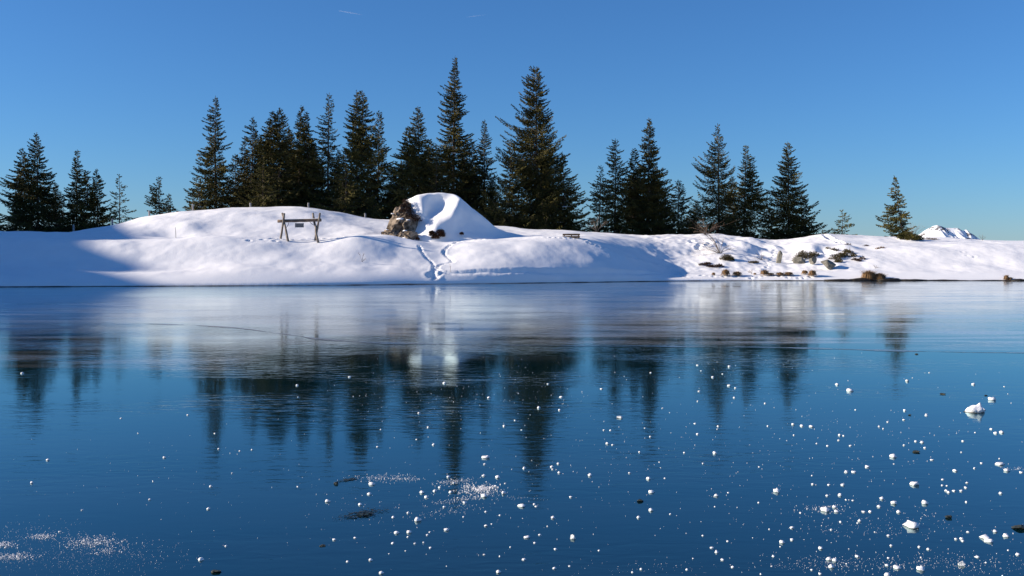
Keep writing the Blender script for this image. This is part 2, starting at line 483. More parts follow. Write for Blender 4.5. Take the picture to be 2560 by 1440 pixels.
def strip(name, pts, w0, w1, z, material, parent, seed):
    r = np.random.default_rng(seed); v = []; f = []
    n = len(pts)
    for i, (x, y) in enumerate(pts):
        a = pts[max(i - 1, 0)]; c = pts[min(i + 1, n - 1)]
        t = np.array([c[0] - a[0], c[1] - a[1]]); t /= np.linalg.norm(t) + 1e-9
        nn = np.array([-t[1], t[0]])
        w = max(0.012, (w0 + (w1 - w0) * r.random()) * (0.75 + 2.4 * float(noise(x * 0.9, 3.3)))) * (0.3 + 0.7 * math.sin(math.pi * (i + .5) / n) ** 0.4)
        for s, h in ((-1, 0.0), (-.3, z), (.3, z), (1, 0.0)):
            v.append((x + nn[0] * w * s, y + nn[1] * w * s, h + 0.004))
        if i:
            for k in range(3):
                f.append((4 * i - 4 + k, 4 * i - 3 + k, 4 * i + 1 + k, 4 * i + k))
    return obj(name, mesh(name, v, f, True), material, parent)


M['seam'] = mat('refrozen_seam', (0.01, 0.05, 0.09), 0.16, (0.05, 0.11, 0.17), 3, 4, bump=0.08, bscale=14, spec=0.4)
sx = np.linspace(-11.5, 13.5, 160)
seam = strip('ice_seam', [(x, float(curve(ICE_LINE, x)) + 0.12 * float(fbm(x * 0.8, 1.5)) - 0.05) for x in sx], 0.10, 0.22, 0.0, M['seam'], ice, 2)
# added dark strip for the wet gap under the snow edge, soil at right
def gap_strip():
    X = np.arange(-52, 52, 0.2); Y = shore_y(X)
    right = sstep(18, 30, X)
    h = 0.012 + 0.05 * noise(X * 0.55, 0.4) + 0.02 * noise(X * 2.1, 1.4) + right * np.clip(0.16 * noise(X * 0.35, 7.7) + 0.05, 0, 1)
    out = 0.20 + 0.12 * noise(X * 0.5, 2.2) + right * 0.15
    v = []; f = []
    for i in range(len(X)):
        v += [(X[i], Y[i] - 0.34 - out[i], -0.02), (X[i], Y[i] - 0.33 - out[i] * 0.6, h[i]), (X[i], Y[i] - 0.05, h[i] + 0.03), (X[i], Y[i] + 0.2, -0.1)]
        if i:
            for k in range(3): f.append((4 * i - 4 + k, 4 * i + k, 4 * i + 1 + k, 4 * i - 3 + k))
    return mesh('shore_gap_strip', v, f, True)
tag(obj('shore_gap_strip', gap_strip(), M['mud_and_gap']), 'thin dark strip added for the wet shore gap and soil along the lake ice', kind='structure')


# ------------------------------------------------------------------ blades, sticks, lumps
def blades(base, direc, length, width, r, single=0.0):
    n = len(base)
    direc = direc / (np.linalg.norm(direc, axis=1)[:, None] + 1e-9)
    a = np.cross(direc, r.normal(size=(n, 3))); a /= np.linalg.norm(a, axis=1)[:, None] + 1e-9
    b = np.cross(direc, a)
    L = length[:, None]; W = width[:, None]
    mid = base + direc * L * 0.45; tip = base + direc * L
    V = np.stack([base, mid + a * W, tip, mid - a * W, base, mid + b * W, tip, mid - b * W], 1).reshape(-1, 3)
    o = (np.arange(n) * 8)[:, None]
    two = o[r.random(n) >= single] if single else o
    Q = np.concatenate([o + np.array([[0, 1, 2, 3]]), two + np.array([[4, 5, 6, 7]])], 0)
    return V, Q


def tube(path, radii, sides=5, cap=True):
    path = np.asarray(path, float); n = len(path); v = []; f = []
    for i in range(n):
        t = path[min(i + 1, n - 1)] - path[max(i - 1, 0)]; t /= np.linalg.norm(t) + 1e-9
        a = np.cross(t, [0.31, 0.87, 0.12] if abs(t[2]) > 0.8 else [0, 0, 1.0]); a /= np.linalg.norm(a) + 1e-9
        b = np.cross(t, a)
        for k in range(sides):
            an = 2 * math.pi * k / sides
            v.append(path[i] + (a * math.cos(an) + b * math.sin(an)) * radii[i])
    for i in range(n - 1):
        for k in range(sides):
            k2 = (k + 1) % sides
            f.append((i * sides + k, i * sides + k2, (i + 1) * sides + k2, (i + 1) * sides + k))
    if cap:
        f.append(tuple(range(sides))[::-1]); f.append(tuple(range((n - 1) * sides, n * sides)))
    return v, f


def join(parts):
    V = []; Fc = []; o = 0
    for v, f in parts:
        V.extend(v); Fc.extend([tuple(i + o for i in q) for q in f]); o += len(v)
    return np.array(V), Fc


def sphere(sub):
    import bmesh
    bm = bmesh.new(); bmesh.ops.create_icosphere(bm, subdivisions=sub, radius=1.0)
    v = np.array([p.co[:] for p in bm.verts]); f = [tuple(q.index for q in p.verts) for p in bm.faces]
    bm.free(); return v, f
SPH2, SPH3, SPH4 = sphere(2), sphere(3), sphere(4)


def lump(seed, amp=0.35, flat=0.7, sph=SPH2):
    v, f = sph
    n = fbm(v[:, 0] * 1.3 + seed * 3.7, v[:, 1] * 1.3 + seed, v[:, 2] * 1.3, 3)
    w = v * (1 + amp * n)[:, None]
    w[:, 2] *= flat
    w[:, 2] = np.maximum(w[:, 2], -0.25 * flat)
    w[:, 2] += 0.25 * flat - 0.04
    return w, f


def rock(seed, size, planes=11, amp=0.10, sph=SPH3):
    r = np.random.default_rng(seed); v, f = sph
    w = v.copy()
    for _ in range(planes):
        nrm = r.normal(size=3); nrm /= np.linalg.norm(nrm)
        c = 0.42 + 0.35 * r.random()
        dd = w @ nrm
        w -= np.maximum(dd - c, 0)[:, None] * nrm
    w *= (1 + amp * fbm(v[:, 0] * 2.4 + seed, v[:, 1] * 2.4, v[:, 2] * 2.4, 3))[:, None]
    return w * np.asarray(size), f


# ------------------------------------------------------------------ spruce trees
def leader(h, rl, rr, r, dens, gap, bare, lean, off, z0, V, Q, S, up, curl):
    """one stem with its branches: fills V, Q (twig blades) and S (sticks)"""
    nb = int(h * 25 * dens)
    zf = np.sort((np.arange(nb) + r.random(nb)) / nb)
    zf = z0 + (0.985 - z0) * zf ** 1.05
    ph = r.random(3) * 50; pe = 0.70 + 0.32 * r.random(); ia = 0.7 + 0.5 * r.random()
    stem = lambda t: np.array([off[0] + lean * h * t + 0.12 * math.sin(3 * t + ph[0]), off[1] + 0.1 * math.sin(2.4 * t + ph[1]), off[2] + h * t])
    bases = []; dirs = []; lens = []; wid = []
    az = r.random(nb) * 2 * math.pi
    for i in range(nb):
        t = zf[i]; ca, sa = math.cos(az[i]), math.sin(az[i])
        R = rl if ca < 0 else rr
        R = R * abs(ca) + 0.5 * (rl + rr) * (1 - abs(ca))
        prof = (1 - t) ** pe * (1 + 0.22 * (1 - t)) * (0.82 + 0.18 * sstep(0.0, 0.15, t))
        side = 1.0 if ca > 0 else 5.0
        irr = 1 + ia * float(noise(t * h * 0.42 + ph[1], side + 0.5 * ca, ph[2])) + 0.45 * float(noise(t * h * 1.6, side + 9, ph[0]))
        L = max(0.16, 1.30 * R * prof * max(irr, 0.4)) * (0.42 + 0.72 * r.random()) + 0.12
        if r.random() < gap * (1 - 0.6 * t): continue
        b0 = stem(t)
        slope = -0.24 + up * 0.55 * t ** 1.5 + r.normal(0, 0.13)
        drp = 0.55 * (1 - t) * min(L / 2.0, 1.2)
        n = max(6, int(L * 23 * dens))
        s = (np.arange(n) + r.random(n)) / n
        s0 = bare
        s = s0 + (1 - s0) * s ** 0.85
        d = np.array([ca, sa, 0.0]); sd = np.array([-sa, ca, 0.0])
        zc = L * (slope * s - drp * s * (1 - s) + curl * s ** 3)
        pts = b0 + d * (L * s)[:, None] + np.array([0, 0, 1.0]) * zc[:, None] + sd * (0.05 * L * np.sin(3 * s + ph[2]))[:, None]
        pts += sd * (r.normal(0, 0.17, n) * L * (1.05 - s) ** 0.7)[:, None]
        pts[:, 2] -= np.abs(r.normal(0, 0.10, n)) * L * (1 - s) * (1 - 0.7 * t)
        sgn = np.where(r.random(n) < 0.5, -1, 1)
        spread = 0.9 - 0.45 * s
        dr = d * (0.55 + 0.5 * s)[:, None] + sd * (sgn * spread * r.random(n))[:, None]
        dr[:, 2] += slope * 0.6 + 0.35 * curl * s - (0.95 * (1 - t) ** 0.7 * r.random(n)) * (L > 0.7) + r.normal(0, 0.35, n)
        ln = (0.13 + 0.20 * (1 - s) * min(L, 2.2) / 2.2 + 0.13 * r.random(n)) * (0.7 + 0.5 * (1 - t))
        bases.append(pts); dirs.append(dr); lens.append(ln); wid.append(0.038 + 0.032 * r.random(n))
        if L > 0.7:
            k = np.array([0, 0.35, 0.7, 0.97])
            pk = b0 + d * (L * k)[:, None] + np.array([0, 0, 1.0]) * (L * (slope * k - drp * k * (1 - k) + curl * k ** 3))[:, None]
            S.append(tube(pk, 0.012 + 0.022 * L / 3 * (1 - k), 3, False))
    # the leading shoot
    n = 14
    tt = 0.95 + 0.05 * r.random(n)
    tp = np.array([stem(x) for x in tt]); dd = r.normal(0, 0.5, (n, 3)); dd[:, 2] = 0.9
    bases.append(tp); dirs.append(dd); lens.append(np.full(n, 0.16)); wid.append(np.full(n, 0.03))
    v, q = blades(np.concatenate(bases), np.concatenate(dirs), np.concatenate(lens), np.concatenate(wid), r, 0.72)
    o = sum(len(x) for x in V)
    V.append(v); Q.append(q + o)
    k = np.linspace(0, 1.0, 9)
    S.append(tube([stem(x) for x in k], 0.010 * h * (1 - k) ** 0.9 + 0.012, 7))


def spruce(px, py, base_py, wl, wr, off, label, seed, dens=1.0, gap=0.05, bare=0.10, lean=0.0, twin=None, z0=0.02, up=1.0, curl=0.12, group='spruces along the ridge', snowy=0):
    d = float(shore_d(px)) + off
    X = (px - lean * (base_py - py) * 1.0 - CX) / F * d
    gz = float(ground(X, d)) - 0.1
    top = EYE + (YH - py) / F * d
    h = top - gz
    r = np.random.default_rng(seed)
    V, Q, S = [], [], []
    sc = d / F
    leader(h, wl * sc, wr * sc, r, dens, gap, bare, lean, (0, 0, 0), z0, V, Q, S, up, curl)
    for tw in (twin or []):                      # (dx px, py of tip, start fraction, half width px)
        h2 = EYE + (YH - tw[1]) / F * d - gz
        zb = tw[2] * h
        leader(h2 - zb, tw[3] * sc, tw[3] * sc, r, dens, gap, bare, lean * 0.5, (tw[0] * sc, -0.3, zb), 0.02, V, Q, S, up, curl)
    t = thing('spruce_tree', (X, d, gz), label, 'tree', group)
    obj('crown', mesh('crown', np.concatenate(V), np.concatenate(Q)), M['needles'], t)
    sv, sf = join(S)
    obj('trunk', mesh('trunk', sv, sf, True), M['bark'], t)
    for k in range(snowy):                       # little pads of snow left on the boughs
        a = -math.pi / 2 + r.normal(0, 0.7); zf = 0.12 + 0.35 * r.random(); rad = 0.62 * (wl + wr) / 2 * sc * (1 - zf)
        lv, lf = lump(seed + k, 0.5, 0.3)
        obj('snow_pad', mesh('snow_pad', lv * np.array([0.55, 0.3, 0.25]) * (0.5 + 0.6 * r.random()), lf, True), M['lump'], t, (rad * math.cos(a), rad * math.sin(a), zf * h))
    return t


TREES = [
    # tip px, tip py, base py, left half, right half, depth behind shore, label
    (-14, 500, 580, 34, 34, 44, 'spruce cut off by the left edge of the photo', 11, {}),
    (93, 333, 582, 92, 72, 42, 'broad dark spruce at the far left with a slim pointed tip', 12, dict(dens=1.15, twin=[(-32, 372, 0.35, 34)])),
    (193, 375, 584, 50, 42, 43, 'pointed spruce standing right of the broad far-left spruce', 13, dict(dens=1.15)),
    (240, 424, 578, 42, 48, 41, 'short blunt-topped spruce beside the pointed far-left spruce', 14, dict(dens=1.15, twin=[(-22, 428, 0.5, 26)])),
    (297, 437, 562, 34, 40, 40, 'thin sparse spruce with a nearly bare tip on the left slope', 15, dict(dens=0.62, gap=0.35, bare=0.25)),
    (400, 443, 546, 42, 28, 41, 'small lone spruce on the left shoulder of the snow hill', 16, dict(dens=0.95, gap=0.15)),
    (424, 486, 543, 16, 18, 43, 'very small spruce leaning against the lone hill-shoulder spruce', 17, dict(dens=0.9, gap=0.15)),
    (499, 440, 530, 36, 30, 39, 'low bushy spruce at the foot of the tall slender one', 18, dict(dens=0.95, gap=0.1)),
    (540, 240, 528, 66, 50, 42, 'tall slender spruce at the left end of the main grove', 19, dict(dens=1.05, gap=0.08)),
    (632, 293, 524, 66, 48, 45, 'dark spruce second from the left in the main grove', 20, dict(dens=1.1, gap=0.08)),
    (697, 270, 522, 72, 56, 40, 'olive twin-tipped spruce behind the log frame', 21, dict(dens=1.15, twin=[(-16, 280, 0.55, 30)])),
    (750, 264, 522, 56, 58, 43, 'dense spruce with a second tip directly behind the hill crest', 22, dict(dens=1.15, twin=[(20, 282, 0.5, 30)])),
    (822, 234, 525, 58, 46, 42, 'open-crowned slim spruce with a visible trunk above the hill crest', 23, dict(dens=0.95, gap=0.14)),
    (893, 226, 540, 66, 50, 41, 'tall double-tipped spruce right of the hill crest', 24, dict(dens=1.1, twin=[(13, 229, 0.5, 34)])),
    (945, 276, 548, 42, 46, 44, 'spruce with upswept boughs between the double-tipped spruce and the boulder', 25, dict(dens=1.0, up=1.2, snowy=1)),
    (1045, 265, 556, 88, 52, 41, 'olive spruce just left of the tallest one, behind the boulder', 26, dict(dens=1.15, twin=[(-22, 320, 0.4, 36)])),
    (1136, 140, 562, 92, 76, 44, 'tallest spruce of all, rising behind the snowy boulder', 27, dict(dens=1.2, snowy=2)),
    (1213, 300, 566, 52, 46, 46, 'dark narrow spruce close right of the tallest spruce', 28, dict(dens=1.05, gap=0.1, snowy=1)),
    (1343, 166, 574, 128, 78, 38, 'very wide-skirted tall spruce right of the boulder', 29, dict(dens=1.25, gap=0.06, curl=0.2)),
    (1408, 384, 578, 60, 50, 36, 'shorter spruce growing out of the right flank of the wide-skirted one', 30, dict(dens=1.15, snowy=2)),
    (1500, 414, 582, 46, 32, 36, 'ragged short spruce at the left end of the middle-right clump', 31, dict(dens=0.9, gap=0.18)),
    (1537, 348, 584, 48, 40, 38, 'slim olive spruce between the ragged short one and a dark tall one', 32, dict(dens=1.0)),
    (1620, 295, 588, 62, 66, 37, 'dark tall dense spruce of the middle-right clump', 33, dict(dens=1.25, twin=[(-34, 372, 0.3, 34)])),
    (1664, 468, 590, 34, 36, 36, 'low dark spruce filling the gap beside the tall dense spruce', 34, dict(dens=1.0, gap=0.1)),
    (1694, 450, 590, 46, 44, 37, 'flat-topped low spruce with a bare trunk foot in the middle-right clump', 35, dict(dens=0.9, gap=0.15, z0=0.12)),
    (1794, 310, 588, 92, 50, 35, 'spruce with long left-swept boughs right of the clump gap', 36, dict(dens=0.95, gap=0.14, curl=0.24)),
    (1862, 362, 594, 48, 48, 36, 'two-tipped spruce with upswept right boughs beside the swept one', 37, dict(dens=1.0, gap=0.1, twin=[(20, 392, 0.4, 26)], up=1.15)),
    (1922, 494, 604, 38, 36, 35, 'short spruce leaning on the left of the second-to-last big spruce', 38, dict(dens=1.0)),
    (1969, 355, 606, 56, 58, 36, 'last big spruce on the right, standing in a dip of the ridge', 39, dict(dens=1.2)),
    (2012, 492, 600, 26, 30, 35, 'small spruce tucked against the right of the last big spruce', 40, dict(dens=1.0, gap=0.1)),
    (2103, 526, 590, 30, 32, 27, 'sapling spruce alone on the right ridge with a bare leaning tip', 41, dict(dens=0.75, gap=0.2, bare=0.15, lean=-0.10)),
    (2238, 440, 600, 50, 26, 27, 'lone leaning spruce with gappy boughs near the distant peak', 42, dict(dens=1.1, gap=0.18, lean=-0.13, curl=0.05, z0=0.05, up=0.6)),
    (2062, 577, 588, 8, 8, 28, 'tiny spruce tip poking over the right ridge', 43, dict(dens=0.9)),
    (590, 385, 524, 46, 46, 47, 'shorter spruce hidden behind the tall slender one of the grove', 44, dict(dens=0.85)),
    (660, 400, 522, 46, 46, 37, 'shorter olive spruce in front of the twin-tipped one', 45, dict(dens=0.85)),
    (785, 395, 524, 44, 44, 47, 'shorter spruce in the dark behind the open-crowned one', 46, dict(dens=0.85)),
    (862, 370, 535, 44, 44, 38, 'shorter olive spruce low in front of the double-tipped one', 47, dict(dens=0.85)),
    (1003, 400, 552, 50, 44, 48, 'dark spruce filling the gap left of the boulder top', 48, dict(dens=0.85)),
    (1092, 380, 560, 60, 60, 39, 'lower spruce in front of the tallest, right above the boulder', 49, dict(dens=0.85)),
    (1180, 400, 565, 54, 50, 50, 'dark spruce filling the gap right of the tallest', 50, dict(dens=0.85)),
    (1275, 352, 572, 56, 54, 36, 'olive spruce forming the left flank of the wide-skirted one', 51, dict(dens=0.85)),
]
BUILT = [spruce(t[0], t[1], t[2], t[3], t[4], t[5], t[6], t[7], **t[8]) for t in TREES]
# further spruces standing behind, copies of those above turned another way
BEHIND = [(612, 352, 9, 'dark spruce deep behind the second-left tree of the main grove'), (655, 340, 10, 'dark spruce deep behind the left of the twin-tipped spruce'), (722, 322, 13, 'dark spruce in the gap right of the twin-tipped spruce'),
          (776, 340, 11, 'dark spruce in the gap left of the open-crowned spruce'), (848, 372, 16, 'dark spruce in the gap right of the open-crowned spruce'), (920, 342, 9, 'dark spruce between the double-tipped spruce and the upswept one'),
          (985, 415, 15, 'low dark spruce behind the left shoulder of the boulder'), (1075, 350, 11, 'dark spruce between the two spruces above the boulder'), (1165, 345, 13, 'dark spruce just behind the right flank of the tallest'),
          (1232, 440, 16, 'low dark spruce left of the wide-skirted one'), (1372, 352, 10, 'dark spruce behind the right shoulder of the wide-skirted one'), (1580, 430, 13, 'dark spruce behind the gap left of the tall dense one'),
          (1645, 420, 11, 'dark spruce behind the right flank of the tall dense one'), (1740, 500, 15, 'low dark spruce between the flat-topped and the left-swept ones'), (1832, 440, 9, 'dark spruce between the left-swept and the two-tipped ones'),
          (140, 455, 16, 'low dark spruce between the two biggest far-left spruces'), (40, 470, 11, 'low dark spruce behind the left skirt of the broad far-left one')]
for n_, (px, py, src, lab) in enumerate(BEHIND):
    a = BUILT[src]
    d = float(shore_d(px)) + 47.0
    X = (px - CX) / F * d; gz = float(ground(X, d)) - 0.1
    hs_ = TREES[src]
    h0 = EYE + (YH - hs_[1]) / F * a.location.y - a.location.z
    h1 = EYE + (YH - py) / F * d - gz
    t = a.copy(); COL.objects.link(t); t.location = (X, d, gz); t['label'] = lab
    k = h1 / h0; w = k ** 0.55
    t.scale = (w, w, k); t.rotation_euler.z = 1.1 + 2.3 * n_
    for ch in list(a.children):
        if ch.name.startswith('snow_pad'): continue
        c_ = ch.copy(); COL.objects.link(c_); c_.parent = t


# ------------------------------------------------------------------ the snow-capped boulder
def loft(cols, nu, nv, jitter=0.0):
    """Catmull-Rom surface through a grid of control points (columns of equal length)"""
    G = np.array(cols, float)

    def cr(A, n):
        m = len(A); Pp = np.concatenate([2 * A[:1] - A[1:2], A, 2 * A[-1:] - A[-2:-1]], 0)
        out = []
        for i in range(m - 1):
            for k in range(n):
                t = k / n
                p0, p1, p2, p3 = Pp[i], Pp[i + 1], Pp[i + 2], Pp[i + 3]
                out.append(0.5 * (2 * p1 + (p2 - p0) * t + (2 * p0 - 5 * p1 + 4 * p2 - p3) * t ** 2 + (3 * p1 - p0 - 3 * p2 + p3) * t ** 3))
        out.append(A[-1]); return np.array(out)
    G = cr(G, nu)
    G = cr(G.transpose(1, 0, 2), nv).transpose(1, 0, 2)
    n = G.shape[:2]
    ii = np.arange(n[0] * n[1]).reshape(n)
    q = np.stack([ii[:-1, :-1], ii[:-1, 1:], ii[1:, 1:], ii[1:, :-1]], -1).reshape(-1, 4)
    for _ in range(18):
        H = G.copy()
        H[1:-1, 1:-1] = 0.25 * (G[:-2, 1:-1] + G[2:, 1:-1] + G[1:-1, :-2] + G[1:-1, 2:])
        G = H
    V = G.reshape(-1, 3)
    if jitter:
        V = V + jitter * np.stack([noise(V[:, 0] * 1.5, V[:, 1] * 1.5, V[:, 2] * 1.5 + k) for k in (0.3, 7.3, 3.3)], 1)
    return V, q


BD = 90.5                                       # distance of the boulder's foot
def col(pts, back=3.0):
    front = [P(px, py, BD + dd) for px, py, dd in pts]
    tx, ty, td = pts[0]
    top = front[0]
    b = [top + np.array([0, 5.2, -top[2] + 0.5 + 1.0]) , top + np.array([0, 3.2, -1.6]), top + np.array([0, 1.2, -0.32])]
    return b + front


cols = [
    col([(1013, 500, 4.0), (1023, 515, 3.5), (1030, 533, 2.8), (1043, 550, 2.4), (1034, 566, 1.9), (1030, 586, 1.2), (1027, 612, 0.3)]),
    col([(1036, 485, 4.0), (1055, 507, 2.9), (1056, 531, 2.0), (1058, 551, 2.0), (1047, 568, 1.5), (1046, 588, 0.9), (1046, 613, 0.1)]),
    col([(1058, 481, 4.0), (1070, 506, 3.8), (1066, 532, 3.0), (1067, 551, 1.8), (1061, 572, 1.0), (1062, 590, 0.5), (1064, 614, 0.0)]),
    col([(1080, 478, 4.0), (1088, 503, 4.5), (1080, 531, 3.6), (1079, 549, 1.7), (1074, 573, 0.7), (1074, 592, 0.3), (1076, 614, -0.1)]),
    col([(1105, 478, 4.0), (1110, 501, 4.5), (1101, 530, 3.3), (1095, 547, 1.4), (1090, 572, 0.6), (1088, 590, 0.4), (1092, 614, -0.1)]),
    col([(1128, 481, 4.0), (1130, 499, 4.35), (1122, 520, 3.2), (1112, 543, 1.6), (1108, 572, 0.9), (1108, 590, 0.6), (1112, 612, 0.0)]),
    col([(1146, 487, 4.0), (1148, 496, 4.0), (1142, 511, 2.6), (1131, 541, 1.7), (1127, 572, 1.2), (1128, 590, 0.7), (1136, 610, 0.1)]),
    col([(1161, 502, 4.0), (1161, 513, 3.7), (1157, 528, 2.9), (1150, 553, 2.2), (1150, 574, 1.6), (1154, 590, 1.0), (1162, 608, 0.3)]),
    col([(1184, 520, 4.0), (1185, 533, 3.5), (1178, 547, 3.1), (1176, 561, 2.6), (1178, 577, 2.0), (1182, 591, 1.3), (1188, 606, 0.6)]),
    col([(1213, 542, 4.0), (1213, 552, 3.6), (1208, 563, 3.3), (1207, 573, 2.8), (1208, 583, 2.3), (1211, 592, 1.7), (1216, 604, 1.0)]),
    col([(1240, 568, 4.2), (1241, 573, 4.0), (1241, 578, 3.6), (1241, 584, 3.2), (1242, 590, 2.8), (1244, 596, 2.2), (1247, 605, 1.5)]),
    col([(1272, 580, 4.6), (1273, 583, 4.4), (1273, 587, 4.0), (1274, 591, 3.6), (1275, 595, 3.2), (1276, 599, 2.7), (1278, 606, 2.0)]),
    col([(1320, 590, 5.0), (1321, 592, 4.8), (1322, 594, 4.4), (1323, 597, 4.0), (1324, 600, 3.6), (1325, 603, 3.2), (1326, 610, 2.6)]),
]
V, Q = loft(cols, 7, 6, 0.06)
bp = P(1100, 606, BD + 2.5)
boulder = thing('boulder', bp, 'large brown boulder heaped with smooth snow in the middle of the bank', 'boulder')
obj('snow_cap', mesh('snow_cap', V - bp, Q, True), M['snow'], boulder)
rcols = [
    col([(1012, 499, 4.2), (1003, 514, 3.8), (992, 530, 3.4), (982, 545, 3.0), (971, 562, 2.6), (960, 580, 2.2), (949, 602, 1.8)]),
    col([(1014, 500, 3.7), (1010, 516, 3.0), (1003, 533, 2.4), (994, 548, 1.9), (986, 566, 1.5), (978, 584, 1.2), (971, 608, 0.9)]),
    col([(1016, 501, 3.6), (1017, 517, 2.9), (1014, 535, 2.1), (1012, 552, 1.4), (1006, 568, 1.0), (1000, 588, 0.7), (996, 612, 0.4)]),
    col([(1020, 502, 3.7), (1026, 518, 3.1), (1030, 537, 2.4), (1036, 553, 1.6), (1031, 570, 1.1), (1027, 588, 0.6), (1023, 614, 0.2)]),
    col([(1030, 500, 4.3), (1040, 518, 3.9), (1045, 535, 3.2), (1055, 553, 2.6), (1048, 570, 2.0), (1045, 588, 1.4), (1045, 614, 1.0)])]
V, Q = loft(rcols, 16, 9)
def crag(V, n, seed, step, tilt):
    """break a surface into tilted planar facets"""
    r = np.random.default_rng(seed)
    C = V[r.integers(0, len(V), n)] + r.normal(0, 0.1, (n, 3))
    W = V * np.array([1.0, 1.0, 0.62]) + np.array([-0.45, 0, 0]) * V[:, 2:3]
    Cw = C * np.array([1.0, 1.0, 0.62]) + np.array([-0.45, 0, 0]) * C[:, 2:3]
    k = np.argmin(((W[:, None] - Cw[None]) ** 2).sum(-1), 1)
    d = np.array([-0.45, -0.85, 0.25])
    off = r.normal(0, step, n)[k] + (r.normal(0, tilt, (n, 3))[k] * (V - C[k])).sum(1)
    return V + d * np.clip(off, -0.45, 0.4)[:, None]
V = crag(V, 26, 5, 0.20, 0.40)
V = crag(V, 110, 6, 0.06, 0.26)
obj('rock_face', mesh('rock_face', V - bp, Q), M['rock'], boulder)
ROCKS = [(1000, 592, 0.7, 0.5, 0.4, 0.5, 7), (1027, 590, 0.5, 0.6, 0.4, 0.66, 8), (980, 594, 0.9, 0.5, 0.4, 0.5, 10), (962, 592, 1.6, 0.4, 0.5, 0.5, 5)]
for px, py, dd, a, b_, c, sd in ROCKS:
    v, f = rock(sd, (a * 1.2, b_ * 1.1, c * 1.15), 13, 0.10)
    v = crag(v, 30, sd, 0.07, 0.3)
    obj('rock', mesh('rock', v, f), M['rock'], boulder, P(px, py, BD + dd) - bp)
for k, (px, py, dd, s) in enumerate([(1001, 549, 1.5, 0.34), (1021, 551, 1.3, 0.2), (1012, 578, 0.7, 0.22), (1012, 597, 0.4, 0.3), (1000, 600, 0.4, 0.3), (982, 600, 0.4, 0.28), (970, 594, 0.7, 0.22), (968, 575, 1.2, 0.12), (981, 535, 1.6, 0.16), (1035, 605, 0.3, 0.3), (956, 598, 1.0, 0.25)]):
    v, f = lump(k + 30, 0.5, 0.6)
    obj('snow_patch', mesh('snow_patch', v * s * np.array([1.0, 0.8, 0.75]), f, True), M['lump'], boulder, P(px, py, BD + dd) - bp)


def clump(spots, n, ln, wd, r, updir=0.6):
    """fuzz of short twigs around a list of (point, radius)"""
    B = []; D = []
    for p, rad in spots:
        q = r.normal(size=(n, 3)); q /= np.linalg.norm(q, axis=1)[:, None]
        q[:, 2] = np.abs(q[:, 2]) * 0.9
        rr_ = r.random(n)[:, None] ** 0.4
        B.append(np.asarray(p) + q * rr_ * rad); dd = q + r.normal(0, 0.5, (n, 3)); dd[:, 2] += updir; D.append(dd)
    B = np.concatenate(B); D = np.concatenate(D)
    return blades(B, D, ln * (0.6 + 0.8 * r.random(len(B))), wd * (0.7 + 0.6 * r.random(len(B))), r)


r = np.random.default_rng(77)
hs = []
for px, py, dd in [(1014, 506, 3.1), (1018, 514, 2.9), (1022, 524, 2.6), (1028, 534, 2.2), (1034, 542, 1.8), (1042, 548, 1.5), (1046, 554, 1.3), (1036, 553, 1.4), (1016, 530, 2.3), (1022, 542, 1.8), (1008, 518, 2.7), (1005, 530, 2.3), (1012, 541, 1.8), (1026, 549, 1.5)]:
    hs.append((P(px, py, BD + dd) - bp, np.array([0.36, 0.3, 0.34])))
v, q = clump(hs, 130, 0.13, 0.016, r)
tag(obj('heather', mesh('heather', v, q), M['heather'], boulder), kind='stuff')
for spots in ([(1083, 590, 0.5, .36), (1088, 597, 0.35, .34), (1079, 584, .6, .2)], [(1101, 585, 0.55, .42), (1104, 592, .45, .3)], [(1154, 586, 1.0, .1)], [(1044, 599, .25, .1)]):
    v, q = clump([(P(a, b_, BD + c - 0.1) - bp, np.array([s, s * .7, s])) for a, b_, c, s in spots], 420, 0.15, 0.02, r)
    tag(obj('heather', mesh('heather', v, q), M['heather'], boulder), kind='stuff')


# ------------------------------------------------------------------ log frame with hanging plate
sd_ = 0.0
SP = proj(752, 602); SD = SP[1]
stand = thing('log_frame', SP, 'grey log frame of crossed poles carrying a horizontal beam', 'log frame')
L3 = lambda px, py, dd=0.0: P(px, py, SD + dd) - SP
def log(name, a, b, r0, r1, m, seed, n=7):
    rr2 = np.random.default_rng(seed)
    k = np.linspace(0, 1, n)
    path = a + (b - a) * k[:, None] + rr2.normal(0, 0.012, (n, 3))
    return obj(name, mesh(name, *[x for x in tube(path, r0 + (r1 - r0) * k + rr2.normal(0, 0.004, n), 10)], True), m, stand)
log('pole', L3(721, 606, -1.0), L3(706, 533, 0.5), 0.10, 0.085, M['wood'], 1)
log('pole', L3(701, 606, 0.2), L3(711, 533.5, -0.25), 0.095, 0.08, M['wood'], 2)
log('pole', L3(795, 606, -0.8), L3(782, 533, 0.5), 0.10, 0.085, M['wood'], 3)
log('pole', L3(787, 606, 0.3), L3(800, 532, -0.3), 0.10, 0.085, M['wood'], 4)
beam = log('beam', L3(694.5, 553, 0), L3(803, 549.5, 0), 0.135, 0.14, M['wood_beam'], 5, 9)
bs = []
for k in range(26):
    t = k / 25
    bs.append((np.array([(711 + (791 - 711) * t - 749) * SD / F, 0, 0]), 0))
v, f = lump(5, 0.35, 0.4)
bvs = np.concatenate([[L3(711 + 84 * t, 549.0 - 2.6 * t, 0) + np.array([0, 0.09 * math.cos(a), 0.035 * (0.6 + 0.6 * math.sin(9 * t + 1) ** 2) * math.sin(a) ]) for a in np.linspace(0, math.pi, 7)] for t in np.linspace(0, 1, 40)])
ii = np.arange(280).reshape(40, 7)
obj('snow_ridge', mesh('snow_ridge', bvs, np.stack([ii[:-1, :-1], ii[1:, :-1], ii[1:, 1:], ii[:-1, 1:]], -1).reshape(-1, 4), True), M['snow'], stand)
